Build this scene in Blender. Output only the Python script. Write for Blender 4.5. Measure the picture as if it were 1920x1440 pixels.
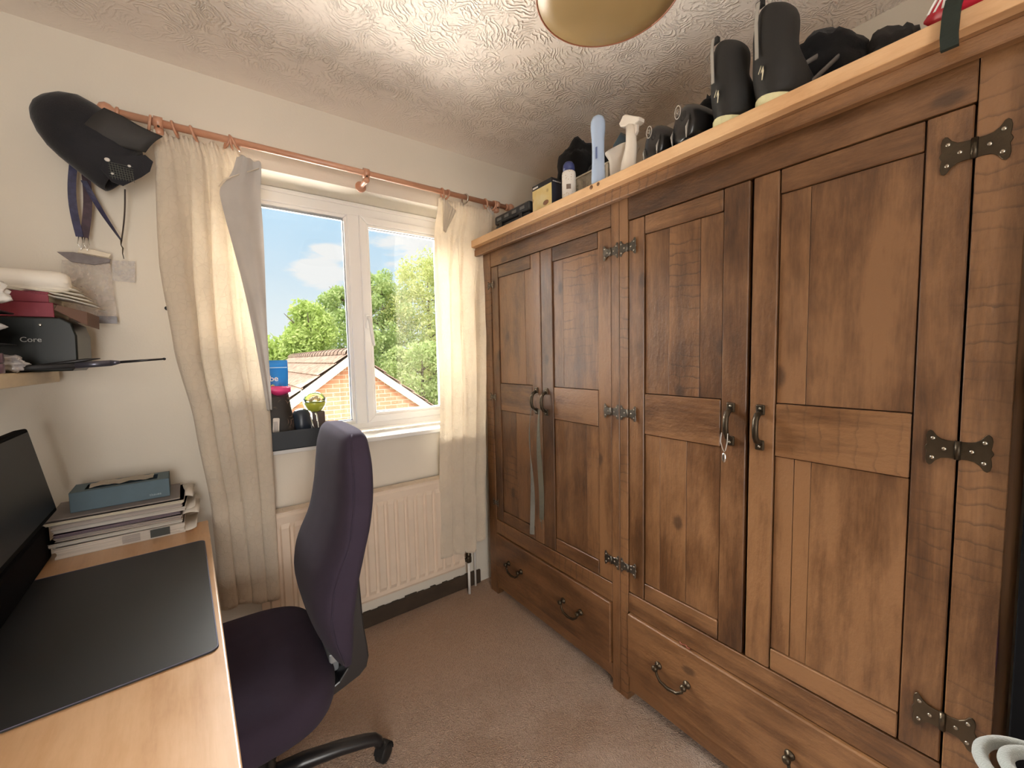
import bpy, bmesh, math, random
from math import sin, cos, pi, radians, sqrt, atan2, floor
from mathutils import Vector, Matrix, noise as mnoise

for o in list(bpy.data.objects):
    bpy.data.objects.remove(o)
scene = bpy.context.scene
COL = scene.collection
R = random.Random(7)

# ------------------------------------------------------------------ camera
cam_d = bpy.data.cameras.new('camera')
cam = bpy.data.objects.new('camera', cam_d)
COL.objects.link(cam)
cam_d.sensor_width = 36.0
cam_d.lens = 762.0 / 1920.0 * 36.0
cam_d.clip_start = 0.02
cam_d.clip_end = 500
_yaw, _pit, _rol = radians(36.16), radians(-3.979), radians(-1.212)
_f = Vector((sin(_yaw) * cos(_pit), cos(_yaw) * cos(_pit), sin(_pit)))
_r = Vector((cos(_yaw), -sin(_yaw), 0))
_u = _r.cross(_f)
_r2 = _r * cos(_rol) + _u * sin(_rol)
_u2 = -_r * sin(_rol) + _u * cos(_rol)
cam.matrix_world = Matrix(((_r2.x, _u2.x, -_f.x, 0), (_r2.y, _u2.y, -_f.y, 0), (_r2.z, _u2.z, -_f.z, 1.3), (0, 0, 0, 1)))
scene.camera = cam

# ------------------------------------------------------------------ exposure
vs = scene.view_settings
vs.view_transform = 'Standard'
vs.look = 'None'
vs.gamma = 1.0
vs.use_curve_mapping = False
vs.exposure = 0.0
scene.display_settings.display_device = 'sRGB'
try:
    scene.cycles.use_denoising = True
    scene.cycles.max_bounces = 14
    scene.cycles.diffuse_bounces = 9
    scene.cycles.transparent_max_bounces = 16
    scene.cycles.sample_clamp_indirect = 12
    scene.cycles.caustics_reflective = False
    scene.cycles.caustics_refractive = False
except Exception:
    pass

# ------------------------------------------------------------------ world: sky, its unseen upper part brightened to light the room
SKY_HIGH = 2.5
SKY_BACK = 1.5
SUN_E = 3.9
world = bpy.data.worlds.new('sky')
scene.world = world
world.use_nodes = True
wt = world.node_tree
wt.nodes.clear()


class NT:
    """small node-tree helper"""
    def __init__(self, tree):
        self.t = tree

    def n(self, kind, **kw):
        nd = self.t.nodes.new(kind)
        ins = kw.pop('i', {})
        for k, v in kw.items():
            setattr(nd, k, v)
        for k, v in ins.items():
            s = nd.inputs[k]
            if isinstance(v, bpy.types.NodeSocket):
                self.t.links.new(v, s)
            else:
                s.default_value = v
        return nd

    def math(self, op, a, b=0.0, c=0.0, clamp=False):
        nd = self.n('ShaderNodeMath', operation=op, use_clamp=clamp, i={0: a, 1: b})
        if op in ('MULTIPLY_ADD', 'SMOOTH_MIN'):
            s = nd.inputs[2]
            if isinstance(c, bpy.types.NodeSocket):
                self.t.links.new(c, s)
            else:
                s.default_value = c
        return nd.outputs[0]

    def vmath(self, op, a, b=(0, 0, 0)):
        nd = self.n('ShaderNodeVectorMath', operation=op, i={0: a, 1: b})
        return nd.outputs['Value'] if op in ('DOT_PRODUCT', 'LENGTH', 'DISTANCE') else nd.outputs[0]

    def rng(self, v, a, b, c=0.0, d=1.0, smooth=True):
        return self.n('ShaderNodeMapRange', interpolation_type='SMOOTHSTEP' if smooth else 'LINEAR',
                      i={0: v, 1: a, 2: b, 3: c, 4: d}).outputs[0]

    def mix(self, f, a, b, mode='MIX'):
        nd = self.n('ShaderNodeMix', data_type='RGBA', blend_type=mode)
        for s, v in ((nd.inputs[0], f), (nd.inputs[6], a), (nd.inputs[7], b)):
            if isinstance(v, bpy.types.NodeSocket):
                self.t.links.new(v, s)
            else:
                if hasattr(s.default_value, '__len__') and len(v) == 3:
                    v = (*v, 1)
                s.default_value = v
        return nd.outputs[2]

    def noise(self, vec, scale, detail=3.0, rough=0.5, dist=0.0, out=0):
        return self.n('ShaderNodeTexNoise', i={'Vector': vec, 'Scale': scale, 'Detail': detail, 'Roughness': rough,
                                               'Distortion': dist}).outputs[out]

    def link(self, a, b):
        self.t.links.new(a, b)


g = NT(wt)
wdir = g.n('ShaderNodeTexCoord').outputs['Generated']
sep = g.n('ShaderNodeSeparateXYZ', i={0: wdir})
wz = sep.outputs[2]
wy = sep.outputs[1]
low = g.mix(g.rng(wz, 0.0, 0.34), (0.93, 0.98, 1.0), (0.55, 0.79, 1.0))
cl_n = g.noise(g.vmath('MULTIPLY', wdir, (1, 1, 3.2)), 7.0, 7.0, 0.55)
# two small cumulus in front of the window and thin cloud to the right
def blob(x, y, z, r0, r1):
    d = Vector((x, y, z)).normalized()
    dd = g.vmath('MULTIPLY', g.vmath('SUBTRACT', wdir, tuple(d)), (1, 1, 2.1))
    return g.rng(g.vmath('LENGTH', dd), r0, r1, 1.0, 0.0)
b1 = blob(0.425, 2.0, 0.40, 0.0, 0.15)
b2 = blob(0.50, 2.0, 0.49, 0.0, 0.10)
b3 = blob(1.02, 2.08, 0.62, 0.0, 0.30)
b4 = blob(0.36, 2.0, 0.19, 0.0, 0.12)
msk = g.math('MAXIMUM', g.math('MAXIMUM', b1, b2), g.math('MAXIMUM', g.math('MULTIPLY', b3, 0.9), g.math('MULTIPLY', b4, 0.7)))
cl = g.rng(g.math('MULTIPLY_ADD', msk, 0.55, cl_n), 0.74, 0.92)
skyc = g.mix(cl, low, (0.98, 0.97, 0.97))
hi = g.rng(wz, 0.36, 0.56)
front = g.rng(wy, -0.1, 0.4)
stren = g.math('ADD', 1.0, g.math('MULTIPLY', hi, g.math('MULTIPLY_ADD', front, SKY_HIGH - SKY_BACK, SKY_BACK)))
hic = g.mix(hi, skyc, (1.0, 0.955, 0.90))
bg = g.n('ShaderNodeBackground', i={0: hic, 1: stren})
wo = g.n('ShaderNodeOutputWorld')
g.link(bg.outputs[0], wo.inputs[0])
world.cycles.sampling_method = 'MANUAL'
world.cycles.sample_map_resolution = 1024

# ------------------------------------------------------------------ sun and the daylight portal in the window opening
sd = bpy.data.lights.new('sun', 'SUN')
sd.energy = SUN_E
sd.angle = radians(0.6)
sd.color = (1.0, 0.95, 0.90)
sun = bpy.data.objects.new('sun', sd)
COL.objects.link(sun)
sun.rotation_euler = Vector((-0.55, -0.62, 0.85)).to_track_quat('Z', 'Y').to_euler()
pd = bpy.data.lights.new('window_portal', 'AREA')
pd.shape = 'RECTANGLE'
pd.size, pd.size_y = 1.14, 1.15
pd.cycles.is_portal = True
portal = bpy.data.objects.new('window_portal', pd)
COL.objects.link(portal)
portal.location = (0.585, 2.25, 1.50)
portal.rotation_euler = (radians(-90), 0, 0)


def area(name, loc, look, sx, sy, watts, col):
    d = bpy.data.lights.new(name, 'AREA')
    d.shape = 'RECTANGLE'
    d.size, d.size_y = sx, sy
    d.energy = watts
    d.color = col
    o = bpy.data.objects.new(name, d)
    COL.objects.link(o)
    o.location = loc
    o.rotation_euler = (Vector(loc) - Vector(look)).to_track_quat('Z', 'Y').to_euler()
    return o


# area lamps added outside, standing in for high sky and for ground bounce
area('sky_fill_light', (1.2, 4.4, 4.1), (0.55, 2.1, 1.5), 7.0, 3.2, 6600, (1.0, 0.97, 0.94))
area('ground_fill_light', (0.6, 4.6, -1.0), (0.6, 2.0, 1.5), 7.0, 5.0, 3500, (1.0, 0.89, 0.79))

area('back_fill_light', (-0.36, -1.75, 1.15), (0.5, 1.2, 2.2), 0.62, 1.8, 52, (1.0, 0.95, 0.89))  # added fill lamp behind the camera, shining in through the back opening

# ------------------------------------------------------------------ mesh helpers
def new_bm():
    bm = bmesh.new()
    bm.verts.layers.float_color.new('tint')
    return bm


def set_tint(bm, verts, t=None):
    lay = bm.verts.layers.float_color['tint']
    if t is None:
        t = (R.random(), R.random(), R.random(), 1)
    for v in verts:
        v[lay] = t


def _merge(bm, tmp, mi, smooth, tint, mat=None):
    if mat is not None:
        bmesh.ops.transform(tmp, matrix=mat, verts=tmp.verts)
    lay = bm.verts.layers.float_color['tint']
    if tint is None:
        tint = (R.random(), R.random(), R.random(), 1)
    mp = {}
    for v in tmp.verts:
        nv = bm.verts.new(v.co)
        nv[lay] = tint
        mp[v] = nv
    for f in tmp.faces:
        try:
            nf = bm.faces.new([mp[v] for v in f.verts])
            nf.material_index = mi
            nf.smooth = smooth
        except ValueError:
            pass
    tmp.free()


def box(bm, x0, x1, y0, y1, z0, z1, bev=0.0, seg=1, mi=0, mat=None, tint=None, smooth=False):
    t = bmesh.new()
    bmesh.ops.create_cube(t, size=1.0)
    bmesh.ops.transform(t, matrix=Matrix.Translation(((x0 + x1) / 2, (y0 + y1) / 2, (z0 + z1) / 2)) @
                        Matrix.Diagonal((abs(x1 - x0), abs(y1 - y0), abs(z1 - z0), 1)), verts=t.verts)
    if bev > 0:
        bmesh.ops.bevel(t, geom=t.edges[:], offset=min(bev, 0.49 * min(abs(x1 - x0), abs(y1 - y0), abs(z1 - z0))),
                        segments=seg, affect='EDGES', profile=0.5)
    _merge(bm, t, mi, smooth, tint, mat)
    return bm


def loft(bm, rings, mi=0, smooth=True, cap=True, closed=True, tint=None, mat=None):
    """rings: list of equal-length point lists"""
    t = bmesh.new()
    vs_ = [[t.verts.new(Vector(p)) for p in r] for r in rings]
    n = len(rings[0])
    for a, b in zip(vs_[:-1], vs_[1:]):
        for k in range(n if closed else n - 1):
            q = [a[k], a[(k + 1) % n], b[(k + 1) % n], b[k]]
            try:
                t.faces.new(q)
            except ValueError:
                pass
    if cap and closed:
        for r in (vs_[0][::-1], vs_[-1]):
            try:
                t.faces.new(r)
            except ValueError:
                pass
    bmesh.ops.recalc_face_normals(t, faces=t.faces)
    _merge(bm, t, mi, smooth, tint, mat)
    return bm


def tube(bm, pts, r, n=10, mi=0, cap=True, tint=None, mat=None, flat=1.0, up=None):
    pts = [Vector(p) for p in pts]
    rs = r if isinstance(r, (list, tuple)) else [r] * len(pts)
    rings = []
    nrm = None
    for k, p in enumerate(pts):
        a = pts[max(k - 1, 0)]
        b = pts[min(k + 1, len(pts) - 1)]
        d = (b - a).normalized()
        if nrm is None:
            nrm = Vector(up) if up else (Vector((0, 0, 1)) if abs(d.z) < 0.9 else Vector((1, 0, 0)))
        nrm = (nrm - d * nrm.dot(d)).normalized()
        bi = d.cross(nrm)
        rings.append([p + nrm * (cos(2 * pi * j / n) * rs[k]) + bi * (sin(2 * pi * j / n) * rs[k] * flat) for j in range(n)])
    return loft(bm, rings, mi, True, cap, True, tint, mat)


def lathe(bm, prof, c=(0, 0, 0), n=24, mi=0, mat=None, tint=None, smooth=True):
    """prof: list of (radius, z)"""
    rings = [[(c[0] + max(r, 1e-4) * cos(2 * pi * j / n), c[1] + max(r, 1e-4) * sin(2 * pi * j / n), c[2] + z) for j in range(n)] for r, z in prof]
    return loft(bm, rings, mi, smooth, True, True, tint, mat)


def prism(bm, pts, thick, mat, mi=0, bev=0.0, tint=None, smooth=False, seg=1):
    """2-D outline (x,y) extruded along +z by thick, then placed by mat"""
    t = bmesh.new()
    lo = [t.verts.new((p[0], p[1], 0)) for p in pts]
    hi_ = [t.verts.new((p[0], p[1], thick)) for p in pts]
    n = len(pts)
    t.faces.new(lo[::-1])
    top = t.faces.new(hi_)
    for k in range(n):
        t.faces.new([lo[k], lo[(k + 1) % n], hi_[(k + 1) % n], hi_[k]])
    bmesh.ops.recalc_face_normals(t, faces=t.faces)
    if bev > 0:
        bmesh.ops.bevel(t, geom=list(top.edges), offset=bev, segments=seg, affect='EDGES', profile=0.5)
    _merge(bm, t, mi, smooth, tint, mat)
    return bm


def sphere(bm, c, r, sx=1, sy=1, sz=1, n=16, mi=0, mat=None, tint=None):
    t = bmesh.new()
    bmesh.ops.create_uvsphere(t, u_segments=n, v_segments=max(6, n // 2), radius=r)
    bmesh.ops.transform(t, matrix=Matrix.Translation(c) @ Matrix.Diagonal((sx, sy, sz, 1)), verts=t.verts)
    _merge(bm, t, mi, True, tint, mat)
    return bm


def frame(origin, xa, ya):
    """matrix whose x,y axes are xa, ya and z their cross product"""
    xa = Vector(xa).normalized()
    ya = Vector(ya)
    ya = (ya - xa * ya.dot(xa)).normalized()
    za = xa.cross(ya)
    m = Matrix((xa, ya, za)).transposed().to_4x4()
    m.translation = Vector(origin)
    return m


def obj(name, bm, mats, parent=None, world_space=True, subsurf=0):
    """link a bmesh as ONE mesh object; geometry is in world coordinates unless world_space is False"""
    if parent is not None and world_space:
        top = parent
        while top.parent is not None:
            top = top.parent
        bmesh.ops.translate(bm, vec=-top.location, verts=bm.verts)
    me = bpy.data.meshes.new(name)
    bm.to_mesh(me)
    bm.free()
    if not isinstance(mats, (list, tuple)):
        mats = [mats]
    for m in mats:
        me.materials.append(m)
    o = bpy.data.objects.new(name, me)
    COL.objects.link(o)
    if parent is not None:
        o.parent = parent
    if subsurf:
        md = o.modifiers.new('subdivision', 'SUBSURF')
        md.levels = subsurf
        md.render_levels = subsurf
    return o


def recenter(o, base):
    """move a top-level mesh's origin to base"""
    b = Vector(base)
    o.data.transform(Matrix.Translation(-b))
    o.location = b
    return o


def tag(o, label, cat, group=None):
    o['label'] = label
    o['category'] = cat
    if group:
        o['group'] = group
    return o


def thing(name, label, cat, loc=(0, 0, 0), group=None, rotz=0.0):
    o = bpy.data.objects.new(name, None)
    o.empty_display_size = 0.05
    COL.objects.link(o)
    o.location = loc
    o.rotation_euler = (0, 0, rotz)
    return tag(o, label, cat, group)


def struct(name, bm, m, parent=None):
    o = obj(name, bm, m, parent)
    if parent is None:
        o['kind'] = 'structure'
    return o


def copy_tree(o, parent=None):
    c = o.copy()
    COL.objects.link(c)
    c.parent = parent
    for ch in list(o.children):
        copy_tree(ch, c)
    return c


def text_bm(bm, s, size, mat, mi=0, depth=0.0006, align='LEFT', bold=0.0, shear=0.0):
    cu = bpy.data.curves.new('lettering', 'FONT')
    cu.body = s
    cu.size = size
    cu.extrude = depth
    cu.offset = bold
    cu.shear = shear
    cu.align_x = align
    to = bpy.data.objects.new('lettering', cu)
    COL.objects.link(to)
    bpy.context.view_layer.update()
    dg = bpy.context.evaluated_depsgraph_get()
    me = to.evaluated_get(dg).to_mesh()
    t = bmesh.new()
    t.from_mesh(me)
    to.evaluated_get(dg).to_mesh_clear()
    bpy.data.objects.remove(to)
    bpy.data.curves.remove(cu)
    _merge(bm, t, mi, False, (0.5, 0.5, 0.5, 1), mat)
    return bm


# ------------------------------------------------------------------ materials
def mat(name):
    m = bpy.data.materials.new(name)
    m.use_nodes = True
    m.node_tree.nodes.clear()
    g_ = NT(m.node_tree)
    out = g_.n('ShaderNodeOutputMaterial')
    return m, g_, out


def simple(name, col, rough=0.6, metal=0.0, spec=0.5, bump=0.0, bscale=60.0, vary=0.0, coat=0.0, sheen=0.0, bdist=0.002, vscale=6.0):
    m, g_, out = mat(name)
    tc = g_.n('ShaderNodeTexCoord').outputs['Object']
    c = (*col, 1)
    base = c
    if vary > 0:
        nz = g_.noise(tc, vscale, 4.0, 0.6)
        base = g_.mix(g_.rng(nz, 0.3, 0.7), tuple(x * (1 - vary) for x in col), tuple(min(1, x * (1 + vary)) for x in col))
    p = g_.n('ShaderNodeBsdfPrincipled', i={'Base Color': base, 'Roughness': rough, 'Metallic': metal, 'Specular IOR Level': spec,
                                            'Coat Weight': coat, 'Sheen Weight': sheen})
    if bump > 0:
        h = g_.noise(tc, bscale, 4.0, 0.6)
        b = g_.n('ShaderNodeBump', i={'Strength': bump, 'Distance': bdist, 'Height': h})
        g_.link(b.outputs[0], p.inputs['Normal'])
    g_.link(p.outputs[0], out.inputs[0])
    return m


def wood(name, axis, dark, mid, light, rough=0.42, rustic=1.0, scale=1.0, knots=1.0, bump=0.5):
    m, g_, out = mat(name)
    tc = g_.n('ShaderNodeTexCoord').outputs['Object']
    at = g_.n('ShaderNodeAttribute', attribute_name='tint').outputs['Color']
    ts = g_.n('ShaderNodeSeparateColor', i={0: at})
    off = g_.vmath('MULTIPLY', at, (31.0, 17.0, 23.0))
    vec = g_.vmath('ADD', tc, off)
    st = {'X': (0.10, 1, 1), 'Y': (1, 0.10, 1), 'Z': (1, 1, 0.10)}[axis]
    gv = g_.vmath('MULTIPLY', vec, tuple(s * scale for s in st))
    warp = g_.noise(g_.vmath('MULTIPLY', vec, tuple(s * 3.0 for s in st)), 2.0, 2.0, 0.5, 0, 1)
    gv2 = g_.vmath('ADD', gv, g_.vmath('MULTIPLY', warp, (0.10, 0.10, 0.10)))
    fine = g_.noise(gv2, 110.0, 5.0, 0.65)
    ring = g_.n('ShaderNodeTexWave', wave_type='RINGS', rings_direction={'X': 'X', 'Y': 'Y', 'Z': 'Z'}[axis],
                i={'Vector': g_.vmath('ADD', gv2, g_.vmath('MULTIPLY', at, (5.0, 5.0, 5.0))), 'Scale': 5.0, 'Distortion': 7.0, 'Detail': 3.0, 'Detail Scale': 0.9}).outputs[1]
    blot = g_.noise(g_.vmath('MULTIPLY', vec, tuple(0.40 + 0.60 * s for s in st)), 5.0, 6.0, 0.66)
    f = g_.math('ADD', g_.math('MULTIPLY', fine, 0.36), g_.math('MULTIPLY', ring, 0.09))
    f = g_.math('ADD', f, g_.math('MULTIPLY', blot, 0.98))
    f = g_.math('ADD', f, g_.math('MULTIPLY_ADD', ts.outputs[1], 0.20, -0.20))
    ramp = g_.n('ShaderNodeValToRGB', i={0: f})
    cr = ramp.color_ramp
    cr.elements[0].position, cr.elements[0].color = 0.34, (*dark, 1)
    cr.elements[1].position, cr.elements[1].color = 0.74, (*light, 1)
    e = cr.elements.new(0.52)
    e.color = (*mid, 1)
    col = ramp.outputs[0]
    # saw marks: narrow bands across the grain
    wd = {'X': 'X', 'Y': 'Y', 'Z': 'Z'}[axis]
    sawv = g_.vmath('ADD', vec, g_.vmath('MULTIPLY', g_.noise(vec, 5.0, 2.0, 0.5, 0, 1), (0.04, 0.04, 0.04)))
    saw = g_.n('ShaderNodeTexWave', wave_type='BANDS', bands_direction=wd, wave_profile='SAW',
               i={'Vector': sawv, 'Scale': 9.0, 'Distortion': 2.5, 'Detail': 4.0, 'Detail Scale': 3.0}).outputs[1]
    sm = g_.math('MULTIPLY', g_.rng(g_.noise(vec, 3.0, 3.0, 0.6), 0.45, 0.62), g_.rng(ts.outputs[2], 0.70, 0.85))
    sm = g_.math('MULTIPLY', sm, rustic)
    sawl = g_.rng(saw, 0.0, 0.22, 1.0, 0.0)
    col = g_.mix(g_.math('MULTIPLY', g_.math('MULTIPLY', sawl, sm), 0.6), col, tuple(c * 0.55 for c in dark))
    # knots
    kv = g_.vmath('MULTIPLY', vec, {'X': (0.55, 1, 1), 'Y': (1, 0.55, 1), 'Z': (1, 1, 0.55)}[axis])
    ks = g_.n('ShaderNodeSeparateXYZ', i={0: kv}).outputs
    kd = g_.n('ShaderNodeTexVoronoi', feature='F1', voronoi_dimensions='2D', i={'Vector': g_.n('ShaderNodeCombineXYZ', i={0: ks[0] if axis == 'X' else ks[1], 1: ks[2], 2: 0.0}).outputs[0], 'Scale': 3.0}).outputs['Distance']
    kn = g_.math('ADD', kd, g_.math('MULTIPLY', g_.noise(vec, 30.0, 2.0), 0.05))
    kmask = g_.rng(kn, 0.045, 0.085, 1.0, 0.0)
    col = g_.mix(g_.math('MULTIPLY', kmask, 0.65 * knots), col, tuple(c * 0.45 for c in dark))
    p = g_.n('ShaderNodeBsdfPrincipled', i={'Base Color': col, 'Specular IOR Level': 0.5, 'Coat Weight': 0.6, 'Coat Roughness': 0.33,
                                            'Roughness': g_.rng(blot, 0.3, 0.7, rough - 0.05, rough + 0.10)})
    chop = g_.noise(g_.vmath('MULTIPLY', vec, tuple(0.45 + 0.55 * s for s in st)), 85.0, 5.0, 0.65)
    h = g_.math('ADD', g_.math('MULTIPLY', fine, 0.35), g_.math('MULTIPLY', chop, 1.5 * rustic))
    h = g_.math('ADD', h, g_.math('MULTIPLY', g_.math('MULTIPLY', saw, sm), 0.28))
    b = g_.n('ShaderNodeBump', i={'Strength': bump, 'Distance': 0.0030, 'Height': h})
    g_.link(b.outputs[0], p.inputs['Normal'])
    g_.link(p.outputs[0], out.inputs[0])
    return m


WD, WM, WL = (0.040, 0.015, 0.005), (0.118, 0.050, 0.017), (0.240, 0.115, 0.046)
wood_v = wood('rustic_pine_vertical', 'Z', WD, WM, WL)
wood_h = wood('rustic_pine_horizontal', 'Y', WD, WM, WL)
wood_top = wood('waxed_pine_light', 'Y', (0.46, 0.24, 0.11), (0.64, 0.38, 0.19), (0.76, 0.50, 0.27), rough=0.40, rustic=0.15, knots=1.0)
gap_m = simple('dark_joint', (0.035, 0.014, 0.006), 0.8)
beech = wood('beech_laminate', 'Y', (0.46, 0.25, 0.12), (0.56, 0.33, 0.165), (0.64, 0.40, 0.22), rough=0.38, rustic=0.0, knots=0.0, bump=0.05, scale=1.4)
shelf_wood = wood('pale_pine_shelf', 'Y', (0.50, 0.38, 0.22), (0.64, 0.52, 0.34), (0.74, 0.62, 0.42), rough=0.6, rustic=0.0, knots=0.3, bump=0.15)
rod_wood = wood('pinkish_beech_rod', 'X', (0.40, 0.17, 0.09), (0.52, 0.25, 0.15), (0.62, 0.33, 0.21), rough=0.4, rustic=0.0, knots=0.0, bump=0.1)
iron = simple('antique_iron', (0.085, 0.066, 0.045), 0.40, 0.85, bump=0.35, bscale=120, vary=0.3)
pewter = simple('worn_pewter_hinge', (0.16, 0.145, 0.125), 0.36, 0.9, bump=0.3, bscale=140, vary=0.3)
stud = simple('bright_worn_studs', (0.45, 0.40, 0.33), 0.3, 0.95)
steel = simple('polished_steel', (0.62, 0.61, 0.58), 0.22, 1.0)
upvc = simple('white_upvc', (0.80, 0.78, 0.76), 0.30, bump=0.0)
gloss_white = simple('white_gloss_paint', (0.80, 0.79, 0.76), 0.28)
rad_paint = simple('cream_radiator_enamel', (0.74, 0.62, 0.50), 0.38, vary=0.04)
skirt_m = simple('dark_brown_skirting', (0.060, 0.040, 0.026), 0.55, vary=0.3, bump=0.3)
grey_spacer = simple('grey_glazing_spacer', (0.32, 0.34, 0.36), 0.4, 0.4)
black_rubber = simple('black_rubber', (0.012, 0.012, 0.013), 0.6)
black_plastic = simple('black_plastic', (0.016, 0.016, 0.018), 0.36)
black_plastic_matte = simple('black_matte_plastic', (0.02, 0.02, 0.022), 0.62, bump=0.3, bscale=200)


def wall_mat(name, col, blotch=0.05):
    m, g_, out = mat(name)
    tc = g_.n('ShaderNodeTexCoord').outputs['Object']
    c = g_.mix(g_.rng(g_.noise(tc, 1.6, 4.0, 0.6), 0.3, 0.7), tuple(x * (1 - blotch) for x in col), col)
    p = g_.n('ShaderNodeBsdfPrincipled', i={'Base Color': c, 'Roughness': 0.75, 'Specular IOR Level': 0.25})
    h = g_.math('ADD', g_.noise(tc, 170.0, 3.0, 0.6), g_.math('MULTIPLY', g_.noise(tc, 12.0, 3.0, 0.5), 0.6))
    b = g_.n('ShaderNodeBump', i={'Strength': 0.22, 'Distance': 0.0018, 'Height': h})
    g_.link(b.outputs[0], p.inputs['Normal'])
    g_.link(p.outputs[0], out.inputs[0])
    return m


wall_m = wall_mat('magnolia_emulsion', (0.74, 0.69, 0.60))


def ceiling_mat():
    """white textured plaster swirled in fans of fine ridges"""
    m, g_, out = mat('swirled_ceiling_plaster')
    tc = g_.n('ShaderNodeTexCoord').outputs['Object']
    flat = g_.vmath('MULTIPLY', tc, (1, 1, 0))
    wv = g_.vmath('ADD', flat, g_.vmath('MULTIPLY', g_.noise(flat, 5.0, 2.0, 0.5, 0, 1), (0.16, 0.16, 0)))
    hs = []
    for k, (sc, off, fr) in enumerate((( 7.0, (0, 0, 0), 62.0), (5.2, (3.3, 1.7, 0), 84.0))):
        v = g_.n('ShaderNodeTexVoronoi', feature='F1', voronoi_dimensions='2D',
                 i={'Vector': g_.vmath('ADD', wv, off), 'Scale': sc, 'Randomness': 1.0})
        d = v.outputs['Distance']
        jit = g_.noise(g_.vmath('ADD', flat, off), 16.0, 3.0, 0.6)
        ph = g_.math('MULTIPLY_ADD', jit, 26.0, g_.math('MULTIPLY', d, fr))
        s = g_.math('MULTIPLY_ADD', g_.math('SINE', ph), 0.5, 0.5)
        s = g_.math('POWER', s, 2.2)
        msk = g_.rng(g_.noise(g_.vmath('ADD', flat, off), 11.0, 3.0, 0.6), 0.40, 0.60)
        hs.append(g_.math('MULTIPLY', s, msk))
    h = g_.math('MAXIMUM', hs[0], hs[1])
    peaks = g_.rng(g_.noise(flat, 42.0, 3.0, 0.6), 0.66, 0.78)
    h = g_.math('ADD', h, g_.math('MULTIPLY', peaks, 1.1))
    # smooth trowelled border beside the window wall
    y = g_.n('ShaderNodeSeparateXYZ', i={0: tc}).outputs[1]
    edge = g_.rng(g_.math('ADD', y, g_.math('MULTIPLY', g_.noise(flat, 4.0), 0.5)), 1.85, 2.15, 1.0, 0.15)
    h = g_.math('MULTIPLY', h, edge)
    p = g_.n('ShaderNodeBsdfPrincipled', i={'Base Color': (0.86, 0.80, 0.74, 1), 'Roughness': 0.7, 'Specular IOR Level': 0.3})
    b = g_.n('ShaderNodeBump', i={'Strength': 0.8, 'Distance': 0.0048, 'Height': h})
    g_.link(b.outputs[0], p.inputs['Normal'])
    g_.link(p.outputs[0], out.inputs[0])
    return m


ceil_m = ceiling_mat()


def carpet_mat():
    m, g_, out = mat('beige_twist_carpet')
    tc = g_.n('ShaderNodeTexCoord').outputs['Object']
    tuft = g_.n('ShaderNodeTexVoronoi', feature='F1', i={'Vector': g_.vmath('ADD', tc, g_.vmath('MULTIPLY', g_.noise(tc, 90.0, 2.0, 0.5, 0, 1), (0.012, 0.012, 0.012))), 'Scale': 210.0}).outputs['Distance']
    big = g_.noise(tc, 5.0, 5.0, 0.65)
    med = g_.noise(tc, 60.0, 3.0, 0.6)
    c = g_.mix(g_.rng(big, 0.35, 0.65), (0.54, 0.40, 0.31), (0.68, 0.54, 0.45))
    x, y, z = g_.n('ShaderNodeSeparateXYZ', i={0: tc}).outputs[:3]
    wear = g_.rng(g_.math('ADD', y, g_.math('MULTIPLY', big, 0.9)), 1.55, 2.25)
    c = g_.mix(g_.math('MULTIPLY', wear, 0.7), c, (0.46, 0.27, 0.15))
    c = g_.mix(g_.math('MULTIPLY', g_.rng(tuft, 0.25, 0.75), 0.3), c, (0.30, 0.20, 0.14))
    c = g_.mix(g_.math('MULTIPLY', g_.rng(med, 0.4, 0.7), 0.25), c, (0.34, 0.23, 0.165))
    p = g_.n('ShaderNodeBsdfPrincipled', i={'Base Color': c, 'Roughness': 0.95, 'Specular IOR Level': 0.1, 'Sheen Weight': 0.3})
    h = g_.math('ADD', g_.math('MULTIPLY', tuft, -0.8), g_.math('MULTIPLY', med, 0.9))
    b = g_.n('ShaderNodeBump', i={'Strength': 0.9, 'Distance': 0.006, 'Height': h})
    g_.link(b.outputs[0], p.inputs['Normal'])
    g_.link(p.outputs[0], out.inputs[0])
    return m


carpet_m = carpet_mat()


def glass_mat(name, tint=(0.97, 0.985, 0.98), extra=0.0, rough=0.0):
    m, g_, out = mat(name)
    fr = g_.n('ShaderNodeFresnel', i={'IOR': 1.45}).outputs[0]
    tr = g_.n('ShaderNodeBsdfTransparent', i={0: (*tint, 1)})
    gl = g_.n('ShaderNodeBsdfGlossy', i={0: (1, 1, 1, 1), 'Roughness': rough})
    mx = g_.n('ShaderNodeMixShader', i={0: g_.math('ADD', fr, extra, clamp=True), 1: tr.outputs[0], 2: gl.outputs[0]})
    g_.link(mx.outputs[0], out.inputs[0])
    return m


pane_glass = glass_mat('window_glass')


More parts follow.
